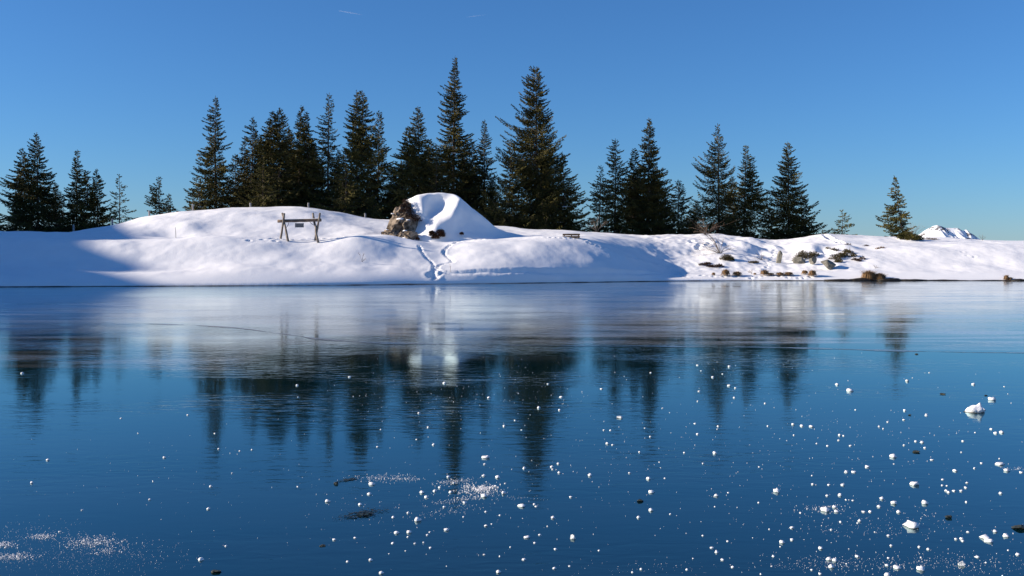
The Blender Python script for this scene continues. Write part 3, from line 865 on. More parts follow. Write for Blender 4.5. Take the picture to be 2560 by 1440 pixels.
for a, b_, c in ((L3(722, 556), L3(721.5, 563), L3(714.5, 570)), (L3(775, 555), L3(778, 560), L3(786, 563.5))):
    path = [(1 - t) ** 2 * a + 2 * t * (1 - t) * b_ + t * t * c for t in np.linspace(0, 1, 8)]
    v, f = tube(path, [0.022] * 8, 6)
    obj('cable', mesh('cable', v, f, True), M['cable'], stand)


def box(x0, x1, y0, y1, z0, z1):
    v = [(x0, y0, z0), (x1, y0, z0), (x1, y1, z0), (x0, y1, z0), (x0, y0, z1), (x1, y0, z1), (x1, y1, z1), (x0, y1, z1)]
    return v, [(0, 3, 2, 1), (4, 5, 6, 7), (0, 1, 5, 4), (1, 2, 6, 5), (2, 3, 7, 6), (3, 0, 4, 7)]


pa, pb = P(737.5, 568.5, SD - 0.16), P(759.5, 558, SD - 0.16)
sign = thing('hanging_plate', (pa + pb) / 2, 'small grey plate hanging below the beam of the log frame', 'sign')
w2, h2 = (pb[0] - pa[0]) / 2, (pb[2] - pa[2]) / 2
v, f = box(-w2, w2, -0.02, 0.02, -h2, h2)
obj('panel', mesh('panel', v, f), M['plate'], sign)
for zc in (0.35, -0.15, -0.55):
    v, f = box(-w2 * 0.82, w2 * 0.78, -0.024, -0.0201, (zc - 0.13) * h2, (zc + 0.13) * h2)
    obj('lettering_row', mesh('lettering_row', v, f), M['plate_text'], sign)
for x in (-w2 * 0.8, w2 * 0.8):
    v, f = tube([np.array([x, 0, h2 - .01]), np.array([x, 0.1, h2 + 0.16])], [0.006, 0.006], 5)
    obj('wire', mesh('wire', v, f), M['cable'], sign)

# ------------------------------------------------------------------ bench half buried
bq = proj(1428, 594)
BDst = bq[1]
bench = thing('bench', bq, 'dark wooden bench half buried in snow right of the boulder', 'bench')
for nm, z0, z1, y0, y1 in (('backrest', 0.20, 0.36, 0.16, 0.21), ('backrest', -0.02, 0.15, 0.15, 0.20), ('seat', 0.0, 0.06, -0.28, 0.10)):
    v, f = box(-0.80, 0.80, y0, y1, z0, z1)
    obj(nm, mesh(nm, v, f), M['wood_dark'], bench)
for x in (-0.66, 0.02, 0.66):
    v, f = box(x - 0.05, x + 0.05, 0.212, 0.28, -0.3, 0.35)
    obj('leg', mesh('leg', v, f), M['wood_dark'], bench)
bench.rotation_euler.z = math.radians(-6)

# ------------------------------------------------------------------ fence posts along the ridge
for px, y0, y1, lab in [(184, 562, 583, 'grey fence post at the left foot of the snow hill, below the blunt-topped spruce'), (281, 547, 566, 'grey fence post in front of the sparse thin-tipped spruce'),
                        (373, 526, 546, 'grey fence post in front of the small lone spruce'), (482, 510, 528, 'grey fence post left of the tall slender spruce'),
                        (626, 507, 519, 'grey fence post on the hill crest left of the log frame'), (771, 507, 519, 'grey fence post on the hill crest above the log frame'),
                        (913, 533, 545, 'grey fence post tip on the slope left of the boulder')]:
    d = float(shore_d(px)) + 33.0
    p = P(px, y1, d); p[2] = float(ground(p[0], d)) - 0.15
    top = P(px, y0, d)[2] - p[2]
    k = np.linspace(0, 1, 5)
    v, f = tube([np.array([0.02 * math.sin(9 * t + px), 0, t * top]) for t in k], 0.105 - 0.012 * k, 8)
    o = obj('fence_post', mesh('fence_post', v, f, False), M['post'], None, p)
    tag(o, lab, 'fence post', 'fence posts along the ridge')
p = proj(440, 595)
v, f = tube([np.array([0, 0, -0.2]), np.array([-0.03, 0, 0.5]), np.array([-0.06, 0, 1.0])], [0.03, 0.028, 0.02], 6)
tag(obj('marker_stick', mesh('marker_stick', v, f), M['post'], None, p), 'thin stick standing in the hollow on the left of the snow hill', 'stick')


# ------------------------------------------------------------------ shrubs, stones and grass on the right-hand slope
def twigs(name, px, py, arms, m, label, seed, group=None, rad=0.016, cat='bush'):
    """bare bush: arms = list of (tip px, tip py, depth change)"""
    r = np.random.default_rng(seed); base = proj(px, py); S = []
    for tx, ty, dd in arms:
        tip = P(tx, ty, base[1] + dd) - base
        for j in range(3):
            tp = tip * (0.75 + 0.35 * r.random()) + r.normal(0, 0.12, 3) * np.linalg.norm(tip) * 0.6
            k = np.linspace(0, 1, 6)
            bend = np.array([0, 0, 0.12 * np.linalg.norm(tip)])
            path = tp * k[:, None] + bend * np.sin(math.pi * k)[:, None] + r.normal(0, 0.015, (6, 3)) * k[:, None]
            path[0, 2] -= 0.1
            S.append(tube(path, rad * (1 - 0.75 * k), 4, False))
            for _ in range(4):
                t = 0.35 + 0.6 * r.random(); a = tp * t + bend * math.sin(math.pi * t)
                b = a + (tp / np.linalg.norm(tp) + r.normal(0, 0.6, 3)) * np.linalg.norm(tp) * 0.22
                S.append(tube([a, (a + b) / 2 + r.normal(0, .02, 3), b], [rad * .5, rad * .4, rad * .2], 3, False))
    v, f = join(S)
    o = obj(name, mesh(name, v, f), m, None, base)
    return tag(o, label, cat, group)


twigs('bare_bush', 1800, 634, [(1752, 575, 0.5), (1765, 580, -0.5), (1740, 600, 0), (1728, 628, -0.3), (1722, 640, -0.2), (1780, 592, 0.4), (1795, 590, -0.3), (1812, 596, 0.3), (1830, 612, 0.1), (1836, 622, 0), (1760, 618, -0.5)], M['dry_twig'], 'leafless spreading bush on the snow slope left of the round brown shrub', 1)
twigs('bare_bush', 1765, 588, [(1728, 572, 0), (1740, 560, 0.3), (1755, 552, 0), (1768, 556, .2), (1790, 566, 0), (1800, 558, 0.3), (1812, 566, 0.2), (1748, 576, 0)], M['red_twig'], 'reddish bare bush on the ridge in front of the left-swept spruce', 2)
twigs('bare_bush', 1492, 580, [(1475, 545, 0), (1483, 552, .2), (1500, 540, 0), (1522, 548, .2), (1515, 560, 0), (1470, 565, 0)], M['dry_twig'], 'pale bare bush on the ridge before the ragged short spruce', 3)
twigs('bare_bush', 2282, 600, [(2275, 556, 0.2), (2283, 560, 0), (2290, 572, 0.2), (2270, 570, 0), (2312, 560, 0.4), (2298, 566, .3)], M['dry_twig'], 'few thin bare stems right of the lone leaning spruce', 4, rad=0.011)
twigs('bare_bush', 2456, 601, [(2450, 590, 0), (2458, 587, .1), (2464, 592, 0)], M['dry_twig'], 'tiny bare twigs on the skyline at the right foot of the distant peak', 5, rad=0.01)
twigs('dry_stalks', 905, 655, [(893, 631, 0), (910, 632, 0), (915, 648, 0)], M['dry_twig'], 'few dry stalks poking from the snow below the boulder', 6, rad=0.008, cat='stalks')
twigs('dry_stalks', 2188, 671, [(2185, 664, 0), (2192, 664, 0), (2196, 669, 0)], M['dry_twig'], 'small dry stalks alone on the smooth right slope above the big tussock', 7, rad=0.012, cat='stalks')
twigs('dry_stalks', 1880, 684, [(1872, 675, 0), (1880, 673, 0), (1868, 680, 0)], M['straw'], 'thin straw stalks between the shore tussocks', 8, rad=0.01, cat='stalks')
twigs('dry_stalks', 1127, 681, [(1124, 662, 0)], M['dry_twig'], 'single thin stalk standing beside the tracks on the bank', 9, rad=0.008, cat='stalks')
twigs('bare_bush', 1903, 650, [(1890, 634, 0), (1902, 632, .2), (1910, 636, 0), (1914, 648, 0), (1886, 645, 0)], M['dry_twig'], 'small bare twiggy bush left of the upright stone', 10, rad=0.012)


def shrub(name, spots, m, label, seed, n=220, ln=0.16, wd=0.02, cat='shrub'):
    r = np.random.default_rng(seed)
    base = proj(spots[0][0], spots[0][1])
    sp = []; S = []
    for px, py, rx, rz in spots:
        q = proj(px, py) - base
        sp.append((q + np.array([0, 0, -0.05]), np.array([rx, rx * 0.8, rz])))
        for _ in range(6):
            e = q + r.normal(0, 0.45, 3) * np.array([rx, rx, rz]); e[2] = q[2] + abs(e[2] - q[2]) + 0.5 * rz
            S.append(tube([q + np.array([0, 0, -.1]), (q + e) / 2, e], [.02, .015, .008], 4, False))
    t = thing(name, base, label, cat)
    v, q = clump(sp, n, ln, wd, r)
    tag(obj('foliage', mesh('foliage', v, q), m, t), kind='stuff')
    v, f = join(S)
    tag(obj('stems', mesh('stems', v, f), M['bark'], t), kind='stuff')
    return t


shrub('shrub', [(1815, 650, 0.66, 0.62), (1824, 651, 0.45, 0.5)], M['juniper'], 'round brown shrub at the foot of the leafless bush', 1, 500)
shrub('shrub', [(1758, 663, 0.5, 0.25), (1775, 667, 0.35, 0.2), (1785, 668, 0.6, 0.26), (1799, 667, 0.4, 0.25), (1770, 660, 0.3, 0.15)], M['heather'], 'long low brown shrub pressed flat on the snow below the leafless bush', 2, 200)
shrub('shrub', [(1878, 657, 0.35, 0.16), (1888, 657, 0.35, 0.15)], M['juniper'], 'small flat green shrub left of the upright stone', 3, 160)
shrub('shrub', [(1995, 652, 0.6, 0.7), (2010, 646, 0.75, 0.75), (2026, 646, 0.6, 0.75), (2036, 640, 0.5, 0.5), (2006, 642, .6, .7)], M['juniper'], 'wide bushy juniper growing over two stones', 4, 330)
shrub('shrub', [(2088, 648, 0.6, 0.6), (2100, 644, 0.6, 0.55), (2096, 656, 0.4, 0.4), (2110, 640, 0.4, 0.4)], M['juniper'], 'bushy juniper right behind the rounded grey boulder', 5, 300)
shrub('shrub', [(2122, 634, 0.5, 0.4), (2132, 642, 0.45, 0.35), (2116, 630, .4, .3)], M['juniper'], 'dark juniper in a blue snow hollow right of the grey boulder', 6, 220)
shrub('shrub', [(2138, 650, 0.35, 0.22), (2156, 648, 0.35, 0.28), (2146, 653, 0.3, 0.2)], M['heather'], 'thin reddish shrub farthest right of the junipers', 7, 120)
shrub('shrub', [(2070, 622, 0.3, 0.18), (2082, 625, 0.35, 0.22), (2092, 627, 0.3, 0.16)], M['juniper'], 'sparse small shrub peeking from snow above the junipers', 8, 60)
shrub('shrub', [(2120, 612, 0.35, 0.14), (2165, 615, 0.3, 0.1)], M['heather'], 'faint low twigs in the snow high on the right slope', 9, 50)
shrub('shrub', [(2205, 620, 0.35, 0.12), (2195, 622, 0.2, 0.1)], M['straw'], 'faint pale twigs in the snow below the lone leaning spruce', 10, 50)
shrub('shrub', [(2268, 598, 0.8, 0.8), (2280, 600, 0.7, 0.7), (2294, 600, 0.6, 0.55), (2256, 596, .5, .6)], M['needles'], 'dwarf conifer shrub at the foot of the lone leaning spruce', 11, 300, 0.26, 0.03)
shrub('shrub', [(2320, 599, 0.6, 0.2), (2335, 599, 0.5, 0.16)], M['heather'], 'low brown shrub on the skyline before the distant peak', 12, 80)


def stone(px, py, size, label, seed, rot=0.0, name='stone', planes=10):
    p = proj(px, py); v, f = rock(seed, size, planes, 0.12)
    v = v @ np.array([[math.cos(rot), 0, -math.sin(rot)], [0, 1, 0], [math.sin(rot), 0, math.cos(rot)]])
    p[2] += size[2] * 0.62
    tag(obj(name, mesh(name, v, f), M['stone'], None, p), label, 'stone')


stone(1949, 658, (0.40, 0.36, 0.78), 'narrow upright stone standing alone in the snow', 27, 0.08, planes=5)
stone(1998, 659, (0.62, 0.5, 0.46), 'rounded stone under the left of the wide juniper', 22)
stone(2032, 661, (0.42, 0.35, 0.5), 'tilted stone slab under the right of the wide juniper', 23, 0.5)
stone(2070, 671, (0.84, 0.7, 0.66), 'rounded grey boulder in front of the right-hand juniper', 24, 0.2, planes=8)


def tussock(px, py, rx, rz, label, seed, n=260, parts=((0, 1.0),)):
    r = np.random.default_rng(seed); p = proj(px, py); B = []; D = []; Ln = []
    V = []; Fs = []
    for dx, s in parts:
        N = int(n * s)
        for i in range(N):
            a = r.random() * 2 * math.pi; e = r.random() ** 0.6
            L = 1.0 * s
            out = np.array([math.cos(a) * rx * e, math.sin(a) * rx * 0.8 * e, 0])
            c = np.array([dx, 0, 0])
            p0 = c + out * 0.25 + np.array([0, 0, rz * s * 0.2])
            p1 = c + out * 0.75 + np.array([0, 0, rz * s * (1.0 - 0.25 * e + 0.12 * r.normal())])
            p2 = c + out * (1.1 + 0.15 * r.random()) + np.array([0, 0, rz * s * (0.30 * (1 - e) + 0.25 * r.random() - 0.12)])
            if r.random() < 0.25: p2 = c + out * (1.1 + 0.5 * r.random()) + np.array([0.1 * r.normal(), 0, rz * s * (0.9 + 0.5 * r.random())])
            w = 0.012 + 0.012 * r.random()
            sdv = np.array([-math.sin(a), math.cos(a), 0]) * w
            o = len(V)
            V += [p0 - sdv, p0 + sdv, p1 + sdv, p1 - sdv, p2]
            Fs += [(o, o + 1, o + 2, o + 3), (o + 3, o + 2, o + 4)]
    tag(obj('grass_tussock', mesh('grass_tussock', V, Fs), M['straw'], None, p), label, 'grass', 'dry grass tussocks along the shore')


tussock(1784, 688, 0.22, 0.22, 'tiny dry tussock, leftmost in the shore row', 1, 120)
tussock(1814, 690, 0.46, 0.5, 'round dry tussock, second in the shore row from the left', 2, 420)
tussock(1843, 690, 0.52, 0.36, 'low wide dry tussock, third in the shore row from the left', 3, 360)
tussock(1887, 687, 0.2, 0.16, 'tiny dry tussock in the middle of the shore row', 4, 90)
tussock(1911, 689, 0.5, 0.44, 'golden dry tussock below the upright stone', 5, 420, ((0, 1), (0.55, 0.5)))
tussock(1958, 689, 0.5, 0.28, 'long flat dry tussock below the wide juniper', 6, 420, ((-0.3, 0.9), (0.5, 1.0)))
tussock(2012, 686, 0.36, 0.34, 'small dry tussock touching a round one below the wide juniper', 7, 260)
tussock(2031, 692, 0.45, 0.5, 'round dry tussock, rightmost in the close shore row', 8, 420)
tussock(2172, 701, 0.78, 0.72, 'largest golden tussock at the waterline, double-humped', 9, 1100, ((0, 1.0), (0.95, 0.75)))
tussock(2516, 701, 0.28, 0.42, 'dark dry tussock at the waterline near the right edge', 10, 260, ((0, 1), (0.35, 0.6)))

# bare soil patches under the edge of the snow
for k, (px, w, h, lab) in enumerate([(2100, 1.5, 0.16, 'dark soil patch at the waterline left of the largest tussock'), (2150, 1.2, 0.26, 'dark soil hollow touching the left of the largest tussock'), (2222, 1.3, 0.22, 'dark soil patch touching the right of the largest tussock'),
                                    (2275, 1.3, 0.17, 'flat dark soil patch right of the largest tussock'), (2545, 0.9, 0.16, 'dark soil patch at the waterline at the right edge')]):
    d = float(shore_d(px)); v, f = lump(k + 60, 0.6, 1.0)
    tag(obj('soil_patch', mesh('soil_patch', v * np.array([w, 0.4, h]), f, True), M['mud_and_gap'], None, np.array([(px - CX) / F * d, d - 0.42, -0.02])), lab, 'soil')

# ------------------------------------------------------------------ things lying on the ice
MES = [mesh('snow_chunk', *lump(100 + k, 0.85, 0.8), True) for k in range(12)]
for m_ in MES: m_.materials.append(M['lump'])
TINY = 'tiny white snow lump lying loose on the dark blue ice'


def chunk(px, py, wpx, label=TINY, k=None, group='small snow lumps strewn over the ice', flat=1.0, me=None):
    p = on_ice(px, py)
    s = 0.5 * wpx * p[1] / F
    o = obj('snow_chunk', me or MES[rng.integers(12) if k is None else k], None, None, p)
    o.scale = (s, s * (0.8 + 0.4 * rng.random()), s * flat * (0.75 + 0.4 * rng.random()))
    o.rotation_euler = (0, 0, rng.random() * 6.28)
    tag(o, label, 'snow chunk', group)
    return o


C4 = '498 57 20 590 97 38 1478 55 22 1610 157 50 630 241 14 985 245 20 1140 281 20 1607 378 20 1637 406 24 1682 400 26 1404 466 16 1492 405 12 180 344 22 187 423 16 312 358 28 516 421 22 543 427 16 509 460 16 862 328 16 352 484 14 429 500 18 1110 471 28 980 495 18 1130 515 18 903 570 46 1180 600 20 1670 622 52 1720 672 36 1823 690 20 715 649 26 564 685 28 618 685 28 1488 660 20 1537 625 16 1258 742 18 1055 768 50 1345 676 26 1434 766 16 1424 801 18 1340 822 24 1392 823 24 1287 788 14 323 776 18 438 781 18 538 779 26 62 820 44 427 858 20 518 853 26 612 893 16 562 889 14 820 877 30 905 905 42 1130 906 40 1427 904 18 800 936 24 412 952 60 480 937 28 494 971 28 940 973 30 688 973 24 660 1038 26 1676 840 22 1040 1062 84 173 1088 24 98 1189 34 867 1145 24 1565 1147 66 1590 1174 56 1393 1166 26 1636 1113 28 1711 1143 38 1440 1120 18 888 1218 20 1088 1227 22 378 1233 32 1797 1280 26 38 1294 18 438 1311 36 482 1321 34 856 1358 26 930 1370 44 1100 1378 54 455 1365 40 376 1420 20 1507 1297 26 643 1293 28 315 1393 18 26 1367 14 858 1424 36'
C3 = '1657 160 64 1648 237 28 2384 232 30 2320 263 30 2392 321 28 1282 362 32 1640 350 34 1780 361 50 516 426 56 1022 517 38 1307 517 32 1062 563 40 1150 503 36 1640 548 60 1836 520 44 1194 471 30 400 638 34 78 602 44 494 531 40 2016 641 70 2164 659 26 2507 564 30 2330 770 40 1660 714 22 1660 850 34 882 724 32 732 765 34 978 785 66 1243 662 32 888 912 46 765 920 42 1265 888 46 1100 916 24 1075 945 26 950 1031 26 1037 1021 20 728 1027 26 1105 1074 26 142 990 34 352 973 28 2068 961 50 2198 944 26 2148 1024 26 508 1195 32 610 1320 44 1785 1310 48 2040 1188 36 1798 1161 20 2497 1257 22 2355 1086 26 1436 765 22 1800 748 24'
C1 = '914 655 10 800 861 14 234 873 14 155 984 14 589 672 8 672 745 7 1130 938 10 744 978 8 729 1066 12 400 1117 12 1014 1111 14 289 1224 10 1100 1292 12 978 1355 26 1064 820 10 1166 830 10 1226 824 10 1045 745 10 1450 568 8 2083 715 10 1837 810 10'
C2 = '1058 418 16 902 413 10 910 540 10 1056 511 14 1088 523 12 131 619 14 232 630 14 664 962 22 380 946 18 225 893 14 987 838 18 1288 1020 30 994 1046 18 678 1025 26 676 1116 22 199 1154 18 1053 1033 10 1200 1082 10 1312 1270 22 995 1320 18 72 1245 20 135 1240 10 480 730 10 673 760 14 490 800 12 620 835 12 573 937 12 904 748 12 1366 702 12 1245 709 10 1003 710 10 628 1405 14 851 1407 12 586 1420 12'
placed = []
for s, sc_, ox, oy in ((C4, 640 / 1843, 1920, 940), (C3, 0.25, 800, 1100), (C1, .5138, 0, 700), (C2, .5138, 1280, 700)):
    a = np.array([float(x) for x in s.split()]).reshape(-1, 3)
    for x, y, w in a:
        placed.append((ox + x * sc_, oy + y * sc_, w * sc_))
placed = [p for i, p in enumerate(placed) if not any(abs(p[0] - q[0]) < 9 and abs(p[1] - q[1]) < 6 for q in placed[:i])]
NAMED = {(2281, 1309): 'lumpy white snow chunk with a raised knob, lower right of the ice', (2463, 1338): 'flat oval snow chunk, upper of two touching ones at lower right', (2472, 1348): 'flat oval snow chunk, lower of two touching ones at lower right',
         (1214, 1140): 'round white snow ball with a mirrored underside, centre of the ice', (2479, 995): 'small pale chunk just right of and behind the biggest snow chunk', (2063, 1271): 'crumbly snow cluster at lower right of the ice', (1210, 1237): 'white snow chunk at the powdery patch, centre of the ice',
         (1304, 1260): 'flat elongated snow chunk right of the powdery patch', (1044, 1296): 'slanted elongated snow chunk right of the dark bare patch', (929, 1206): 'elongated snow chunk below the left powder streak', (2499, 1156): 'flat wide snow chunk near the right edge of the ice'}
for x, y, w in placed:
    lab = None
    for (nx, ny), t_ in NAMED.items():
        if abs(nx - x) < 6 and abs(ny - y) < 6: lab = t_
    chunk(x, y + 0.3 * w, w * 1.05, lab or TINY, flat=0.75 if lab and 'flat' in lab else 1.0)
nr = 0
while nr < 290 - len(placed):
    px = 2560 * rng.random() ** 0.75; py = 880 + 560 * rng.random() ** 0.8
    if rng.random() > 0.15 + 0.85 * sstep(500, 1900, px) * (0.35 + 0.65 * sstep(900, 1150, py)) + 0.3 * sstep(500, 1100, px) * (1 - sstep(1400, 1700, px)): continue
    chunk(px, py, 4.0 + 5.0 * rng.random() ** 2.0)
    nr += 1

# the biggest chunk, clear lumps, dark stones
v, f = lump(7, 0.35, 0.62, SPH4)
v[:, 2] += 0.42 * np.exp(-((v[:, 0] - 0.62) / 0.22) ** 2 - ((v[:, 1]) / 0.5) ** 2) * (v[:, 2] > 0)
big = mesh('snow_chunk', v, f, True); big.materials.append(M['lump'])
p = on_ice(2436, 1030)
o = obj('snow_chunk', big, None, None, p); s = 22 * p[1] / F; o.scale = (s, s * 0.8, s * 0.95)
tag(o, 'biggest white snow chunk on the ice with a pointed right end', 'snow chunk')
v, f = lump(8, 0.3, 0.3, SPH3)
pm = obj('dark_rim', mesh('dark_rim', v * np.array([1.22, 1.2, 0.16]), f, True), M['stone_ice'], o)  # flat dark rim reaching past the chunk's foot
for px, py, w, lab in [(1433, 1346, 18, 'clear greyish ice lump with a mirror image, bottom centre right'), (2405, 1413, 20, 'clear greyish ice lump near the bottom right corner'), (1548, 1045, 19, 'greyish flat ice lump below the dark tree reflections'), (2267, 953, 11, 'small grey ice lump far right on the ice')]:
    v, f = rock(int(px), (1, 1, 0.9), 9, 0.15)
    v[:, 2] = np.maximum(v[:, 2], -0.3) + 0.28
    q = on_ice(px, py); s = w / 2 * q[1] / F
    o = obj('ice_lump', mesh('ice_lump', v * s * np.array([1, 0.9, 0.62 if 'flat' in lab else 1.0]), f), M['clear_lump'], None, q); tag(o, lab, 'ice lump')
for px, py, w, fl, lab in [(2357, 986, 15, .35, 'flat dark stone on the ice left of the biggest snow chunk'), (2465, 989, 8, .4, 'small dark stone behind the biggest snow chunk'), (2274, 1038, 10, .4, 'small dark stone below the small grey ice lump'), (2290, 1131, 22, .3, 'long thin dark stone in the right half of the ice'),
                           (2373, 1295, 19, .55, 'dark round stone frozen in at lower right'), (2550, 1322, 40, .35, 'dark debris cut off by the right edge of the photo'), (1600, 1253, 19, .5, 'greenish dark stone in the lower middle right of the ice'), (840, 1210, 16, .55, 'dark pointed stone left of the powder streak'),
                           (806, 1365, 16, .3, 'small flat dark stone at lower left of centre'), (542, 1430, 28, .3, 'flat dark stone at the bottom edge left of centre'), (2292, 886, 10, .4, 'small dark pebble on the ice seam at right')]:
    v, f = rock(int(px) + 5, (1, 1, fl), 9, 0.2)
    q = on_ice(px, py); s = w / 2 * q[1] / F
    tag(obj('ice_stone', mesh('ice_stone', v * s + np.array([0, 0, s * fl * 0.45]), f), M['stone_ice'], None, q), lab, 'stone')


LUMPS = [(o_, o_.location.x, o_.location.y) for o_ in bpy.data.objects if o_.name.startswith('snow_chunk') and o_.get('label') == TINY]
ANCH = [(2436, 1025, 'the biggest snow chunk'), (2357, 986, 'the flat dark stone at right'), (2290, 1131, 'the long thin dark stone'), (2373, 1295, 'the dark round stone at lower right'), (1600, 1253, 'the greenish dark stone'),
        (840, 1210, 'the dark pointed stone'), (806, 1365, 'the small flat dark stone'), (542, 1430, 'the dark stone on the bottom edge'), (1433, 1340, 'the clear bottom-centre ice lump'), (2405, 1410, 'the clear corner ice lump'), (1548, 1042, 'the greyish flat ice lump'),
        (2281, 1309, 'the knobbed snow chunk'), (1214, 1140, 'the round mirrored snow ball'), (2063, 1271, 'the crumbly snow cluster'), (1304, 1260, 'the elongated chunk beside the powder'), (1044, 1296, 'the slanted elongated chunk'), (905, 1286, 'the long dark bare patch'), (2499, 1156, 'the flat chunk by the right edge')]
used = set()
for ax, ay, nm in ANCH:
    for wd, sx_, sy_ in (('nearest on the left of', -1, 0), ('nearest on the right of', 1, 0), ('nearest below', 0, 1), ('nearest above', 0, -1)):
        best = None
        for o_, x_, y_ in LUMPS:
            ux, uy = CX + x_ / y_ * F - ax, YH + EYE / y_ * F - ay
            al = ux * sx_ + uy * sy_; ac = abs(ux * sy_) + abs(uy * sx_)
            if al > 14 and ac < al * 0.8 and al < 260 and (best is None or al < best[0]): best = (al, o_)
        if best and best[1].name not in used:
            used.add(best[1].name); best[1]['label'] = 'small white snow lump ' + wd + ' ' + nm


def patch(px, py, rx, ry, tilt, label, seed, n):
    r = np.random.default_rng(seed); V = []; Fs = []
    for _ in range(n):
        a = r.random() * 6.283; e = r.random() ** 0.55
        x, y = rx * e * math.cos(a), ry * e * math.sin(a)
        m = r.integers(5, 8); o = len(V); w = (2.0 + 9.0 * r.random() ** 1.5) * (1.15 - e)
        for t in range(m):
            b_ = 2 * math.pi * t / m
            q = on_ice(px + x + w * math.cos(b_) * (0.6 + 0.6 * r.random()), py + y - tilt * x - 0.22 * w * math.sin(b_) * (0.6 + 0.6 * r.random()))
            V.append((q[0], q[1], 0.003 + 0.00004 * _))
        Fs.append(tuple(range(o, o + m)))
    c = np.mean(V, 0); c[2] = 0
    o = obj('bare_ice_patch', mesh('bare_ice_patch', np.array(V) - c, Fs), M['clear'], None, c)
    tag(o, label, 'ice patch', kind='stuff')
patch(905, 1286, 75, 12, 0.16, 'long dark greenish bare patch in the ice, lower left of centre', 1, 240)
patch(872, 1200, 32, 4, 0.18, 'narrow dark streak beside the pointed dark stone', 2, 60)

# fine snow powder blown over the ice
def powder():
    r = np.random.default_rng(9); pts = []
    def add(px, py, rx, ry, tilt, n, s0, s1):
        k = r.normal(size=(n, 2)) * 0.55
        x = px + k[:, 0] * rx; y = py + k[:, 1] * ry - tilt * k[:, 0] * rx
        s = 0.85 * (s0 + (s1 - s0) * r.random(n) ** 3)
        for a_, b_, c_ in zip(x, y, s):
            if b_ > 860: pts.append((a_, b_, c_))
    for a_ in [(960, 1195, 70, 8, -0.02, 260, 1.2, 4), (1020, 1198, 40, 5, -0.02, 90, 1.2, 3.5), (1135, 1204, 50, 7, 0.1, 200, 1.2, 4), (1198, 1224, 50, 14, 0.0, 420, 1.4, 6), (1165, 1247, 70, 7, 0.18, 240, 1.2, 4), (1120, 1278, 80, 12, 0.15, 110, 1.2, 3),
               (1205, 1222, 22, 5, 0.1, 160, 2, 7), (235, 1355, 75, 13, 0.0, 520, 1.3, 5), (100, 1342, 30, 7, 0.0, 160, 1.3, 5), (10, 1362, 28, 8, 0, 160, 1.3, 6), (30, 1392, 60, 9, 0.05, 340, 1.3, 5), (270, 1378, 40, 8, 0.05, 120, 1.3, 5), (200, 1390, 260, 45, 0, 900, 1.0, 2.6),
               (60, 1335, 120, 30, 0.1, 260, 1.0, 2.6), (1305, 1245, 60, 6, 0, 60, 1, 2.5), (2060, 1272, 60, 9, 0, 120, 1.2, 4), (2200, 1320, 180, 30, 0, 160, 1.2, 3), (2350, 1410, 260, 25, 0, 420, 1.2, 3.6), (2080, 1410, 160, 22, 0, 260, 1.2, 3.6), (2540, 1172, 30, 4, 0, 50, 1.2, 3), (1650, 1420, 250, 20, 0, 90, 1.2, 3),
               (2140, 1300, 420, 110, 0, 300, 1.4, 4.2), (1500, 1150, 800, 180, 0, 420, 1.2, 3.8), (2100, 1080, 400, 120, 0, 240, 1.2, 3.8), (1250, 970, 330, 70, 0, 220, 1.0, 3.4), (1000, 1280, 500, 130, 0, 200, 1.2, 3.4), (1000, 1010, 300, 50, 0, 70, 1.0, 3.0), (300, 1200, 300, 120, 0, 70, 1.2, 3.2), (1850, 930, 300, 30, 0, 40, 1.2, 3.2)]:
        add(*a_)
    pts = np.array(pts)
    d = F * EYE / (pts[:, 1] - YH)
    X = (pts[:, 0] - CX) / F * d; s = pts[:, 2] * 0.5 * d / F
    n = len(pts)
    base = np.array([[1, 0, 0], [0, 1, 0], [-1, 0, 0], [0, -1, 0], [0.1, 0.05, 0.95]])
    tmpl = base[None] * s[:, None, None] * (0.7 + 0.6 * r.random((n, 5, 1)))
    an = r.random(n) * 6.28; c_, s_ = np.cos(an), np.sin(an)
    V = np.stack([tmpl[..., 0] * c_[:, None] - tmpl[..., 1] * s_[:, None] + X[:, None], tmpl[..., 0] * s_[:, None] + tmpl[..., 1] * c_[:, None] + d[:, None], tmpl[..., 2] + 0.002], -1)
    o_ = (np.arange(n) * 5)[:, None]
    T = np.concatenate([o_ + np.array([[i, (i + 1) % 4, 4]]) for i in range(4)], 0)
    return mesh('snow_powder', V.reshape(-1, 3), T)
tag(obj('snow_powder', powder(), M['lump']), 'fine white snow powder blown in streaks over the ice', kind='stuff')

# ------------------------------------------------------------------ distant peak and vapour trails
def peak():
    D = 3000.0
    prof = [(2100, 700), (2220, 640), (2270, 606), (2285, 597), (2300, 585), (2320, 572), (2342, 563), (2352, 565), (2362, 569), (2378, 570), (2393, 570), (2403, 575), (2409, 577), (2415, 574), (2422, 580), (2432, 586), (2450, 599), (2490, 625), (2600, 700)]
    px = np.linspace(2100, 2600, 260); yy = np.linspace(-260, 260, 110)
    z0 = EYE + (YH - curve(prof, px)) / F * D
    X = (px - CX) / F * D
    XX, YY = np.meshgrid(X, yy)
    zz = z0[None, :] - 0.62 * np.sqrt(YY ** 2 + 40) + 4
    rid = np.abs(noise(XX / 26 + YY / 60, YY / 70, 1.7)) * 22 + np.abs(noise(XX / 11, YY / 25, 5.7)) * 8
    zz = zz - rid * sstep(2, 40, np.abs(YY)) + 1.2 * noise(XX / 6, YY / 6, 2)
    ii = np.arange(XX.size).reshape(XX.shape)
    q = np.stack([ii[:-1, :-1], ii[:-1, 1:], ii[1:, 1:], ii[1:, :-1]], -1).reshape(-1, 4)
    return mesh('mountain_peak', np.stack([XX, YY + D, zz], -1).reshape(-1, 3), q, True)


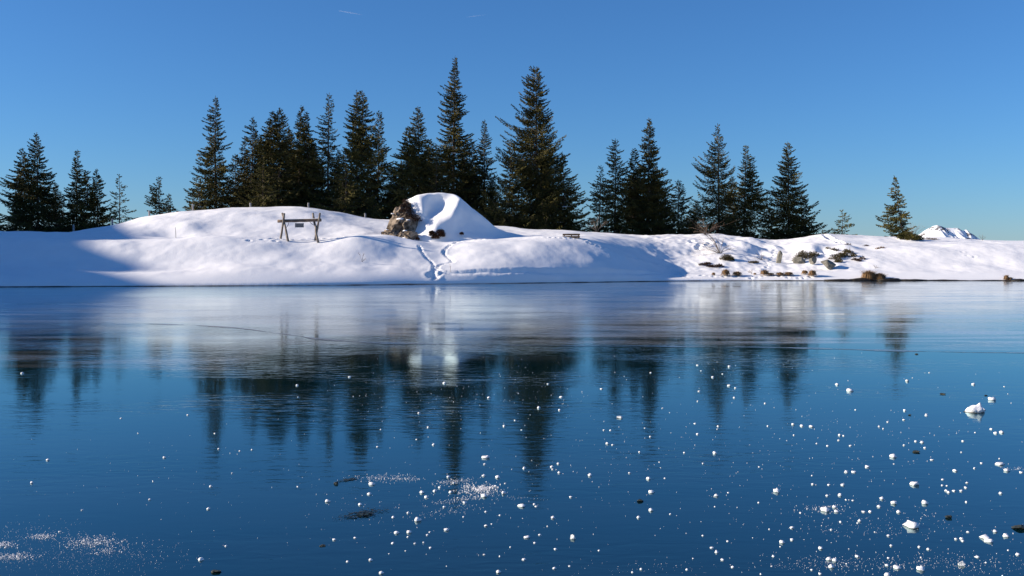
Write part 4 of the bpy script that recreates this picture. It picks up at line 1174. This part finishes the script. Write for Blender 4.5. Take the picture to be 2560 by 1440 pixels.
def peak_mat():
    m = bpy.data.materials.new('snowy_peak'); m.use_nodes = True
    n, l = m.node_tree.nodes, m.node_tree.links; b = n['Principled BSDF']; b.inputs['Roughness'].default_value = 0.8
    tc = n.new('ShaderNodeTexCoord')
    t = n.new('ShaderNodeTexNoise'); t.inputs['Scale'].default_value = 0.13; t.inputs['Detail'].default_value = 6
    mp = n.new('ShaderNodeMapping'); mp.inputs['Scale'].default_value = (1, 1, 0.45)
    t2 = n.new('ShaderNodeTexNoise'); t2.inputs['Scale'].default_value = 0.018; t2.inputs['Detail'].default_value = 2
    l.new(tc.outputs['Object'], mp.inputs['Vector']); l.new(mp.outputs[0], t.inputs['Vector']); l.new(tc.outputs['Object'], t2.inputs['Vector'])
    ad = n.new('ShaderNodeMath'); ad.operation = 'ADD'; l.new(t.outputs['Fac'], ad.inputs[0]); l.new(t2.outputs['Fac'], ad.inputs[1])
    r_ = n.new('ShaderNodeValToRGB'); r_.color_ramp.elements[0].position = 0.0; r_.color_ramp.elements[0].color = (0.85, 0.86, 0.88, 1)
    r_.color_ramp.elements[1].position = 1.0; r_.color_ramp.elements[1].color = (0.16, 0.15, 0.15, 1)
    mr = n.new('ShaderNodeMapRange'); mr.inputs['From Min'].default_value = 1.06; mr.inputs['From Max'].default_value = 1.12
    l.new(ad.outputs[0], mr.inputs['Value']); l.new(mr.outputs[0], r_.inputs['Fac']); l.new(r_.outputs['Color'], b.inputs['Base Color'])
    return m
tag(obj('mountain_peak', peak(), peak_mat()), 'distant snowy mountain peak with dark crags behind the right ridge', kind='structure')


def trail_mat():
    m = bpy.data.materials.new('vapour'); m.use_nodes = True
    n, l = m.node_tree.nodes, m.node_tree.links
    b = n['Principled BSDF']; b.inputs['Base Color'].default_value = (0.85, 0.87, 0.9, 1); b.inputs['Roughness'].default_value = 1.0; b.inputs['Alpha'].default_value = 0.10
    return m
VT = trail_mat()
for (x0, y0), (x1, y1), w, lab in (((847, 27), (905, 37), 4.0, 'short white vapour trail high in the sky, left one'), ((1165, 43), (1218, 36), 1.3, 'fainter short vapour trail high in the sky, right one')):
    D = 7000.0; k = np.linspace(0, 1, 14); a, b_ = P(x0, y0, D), P(x1, y1, D)
    c = (a + b_) / 2
    v, f = tube((a - c) + (b_ - a) * k[:, None], w / 2 * D / F * np.sin(math.pi * np.clip(k, 0.02, 0.98)) ** 0.6 * (1 - 0.5 * k), 8)
    tag(obj('vapour_trail', mesh('vapour_trail', v, f, True), VT, None, c), lab, 'vapour trail')
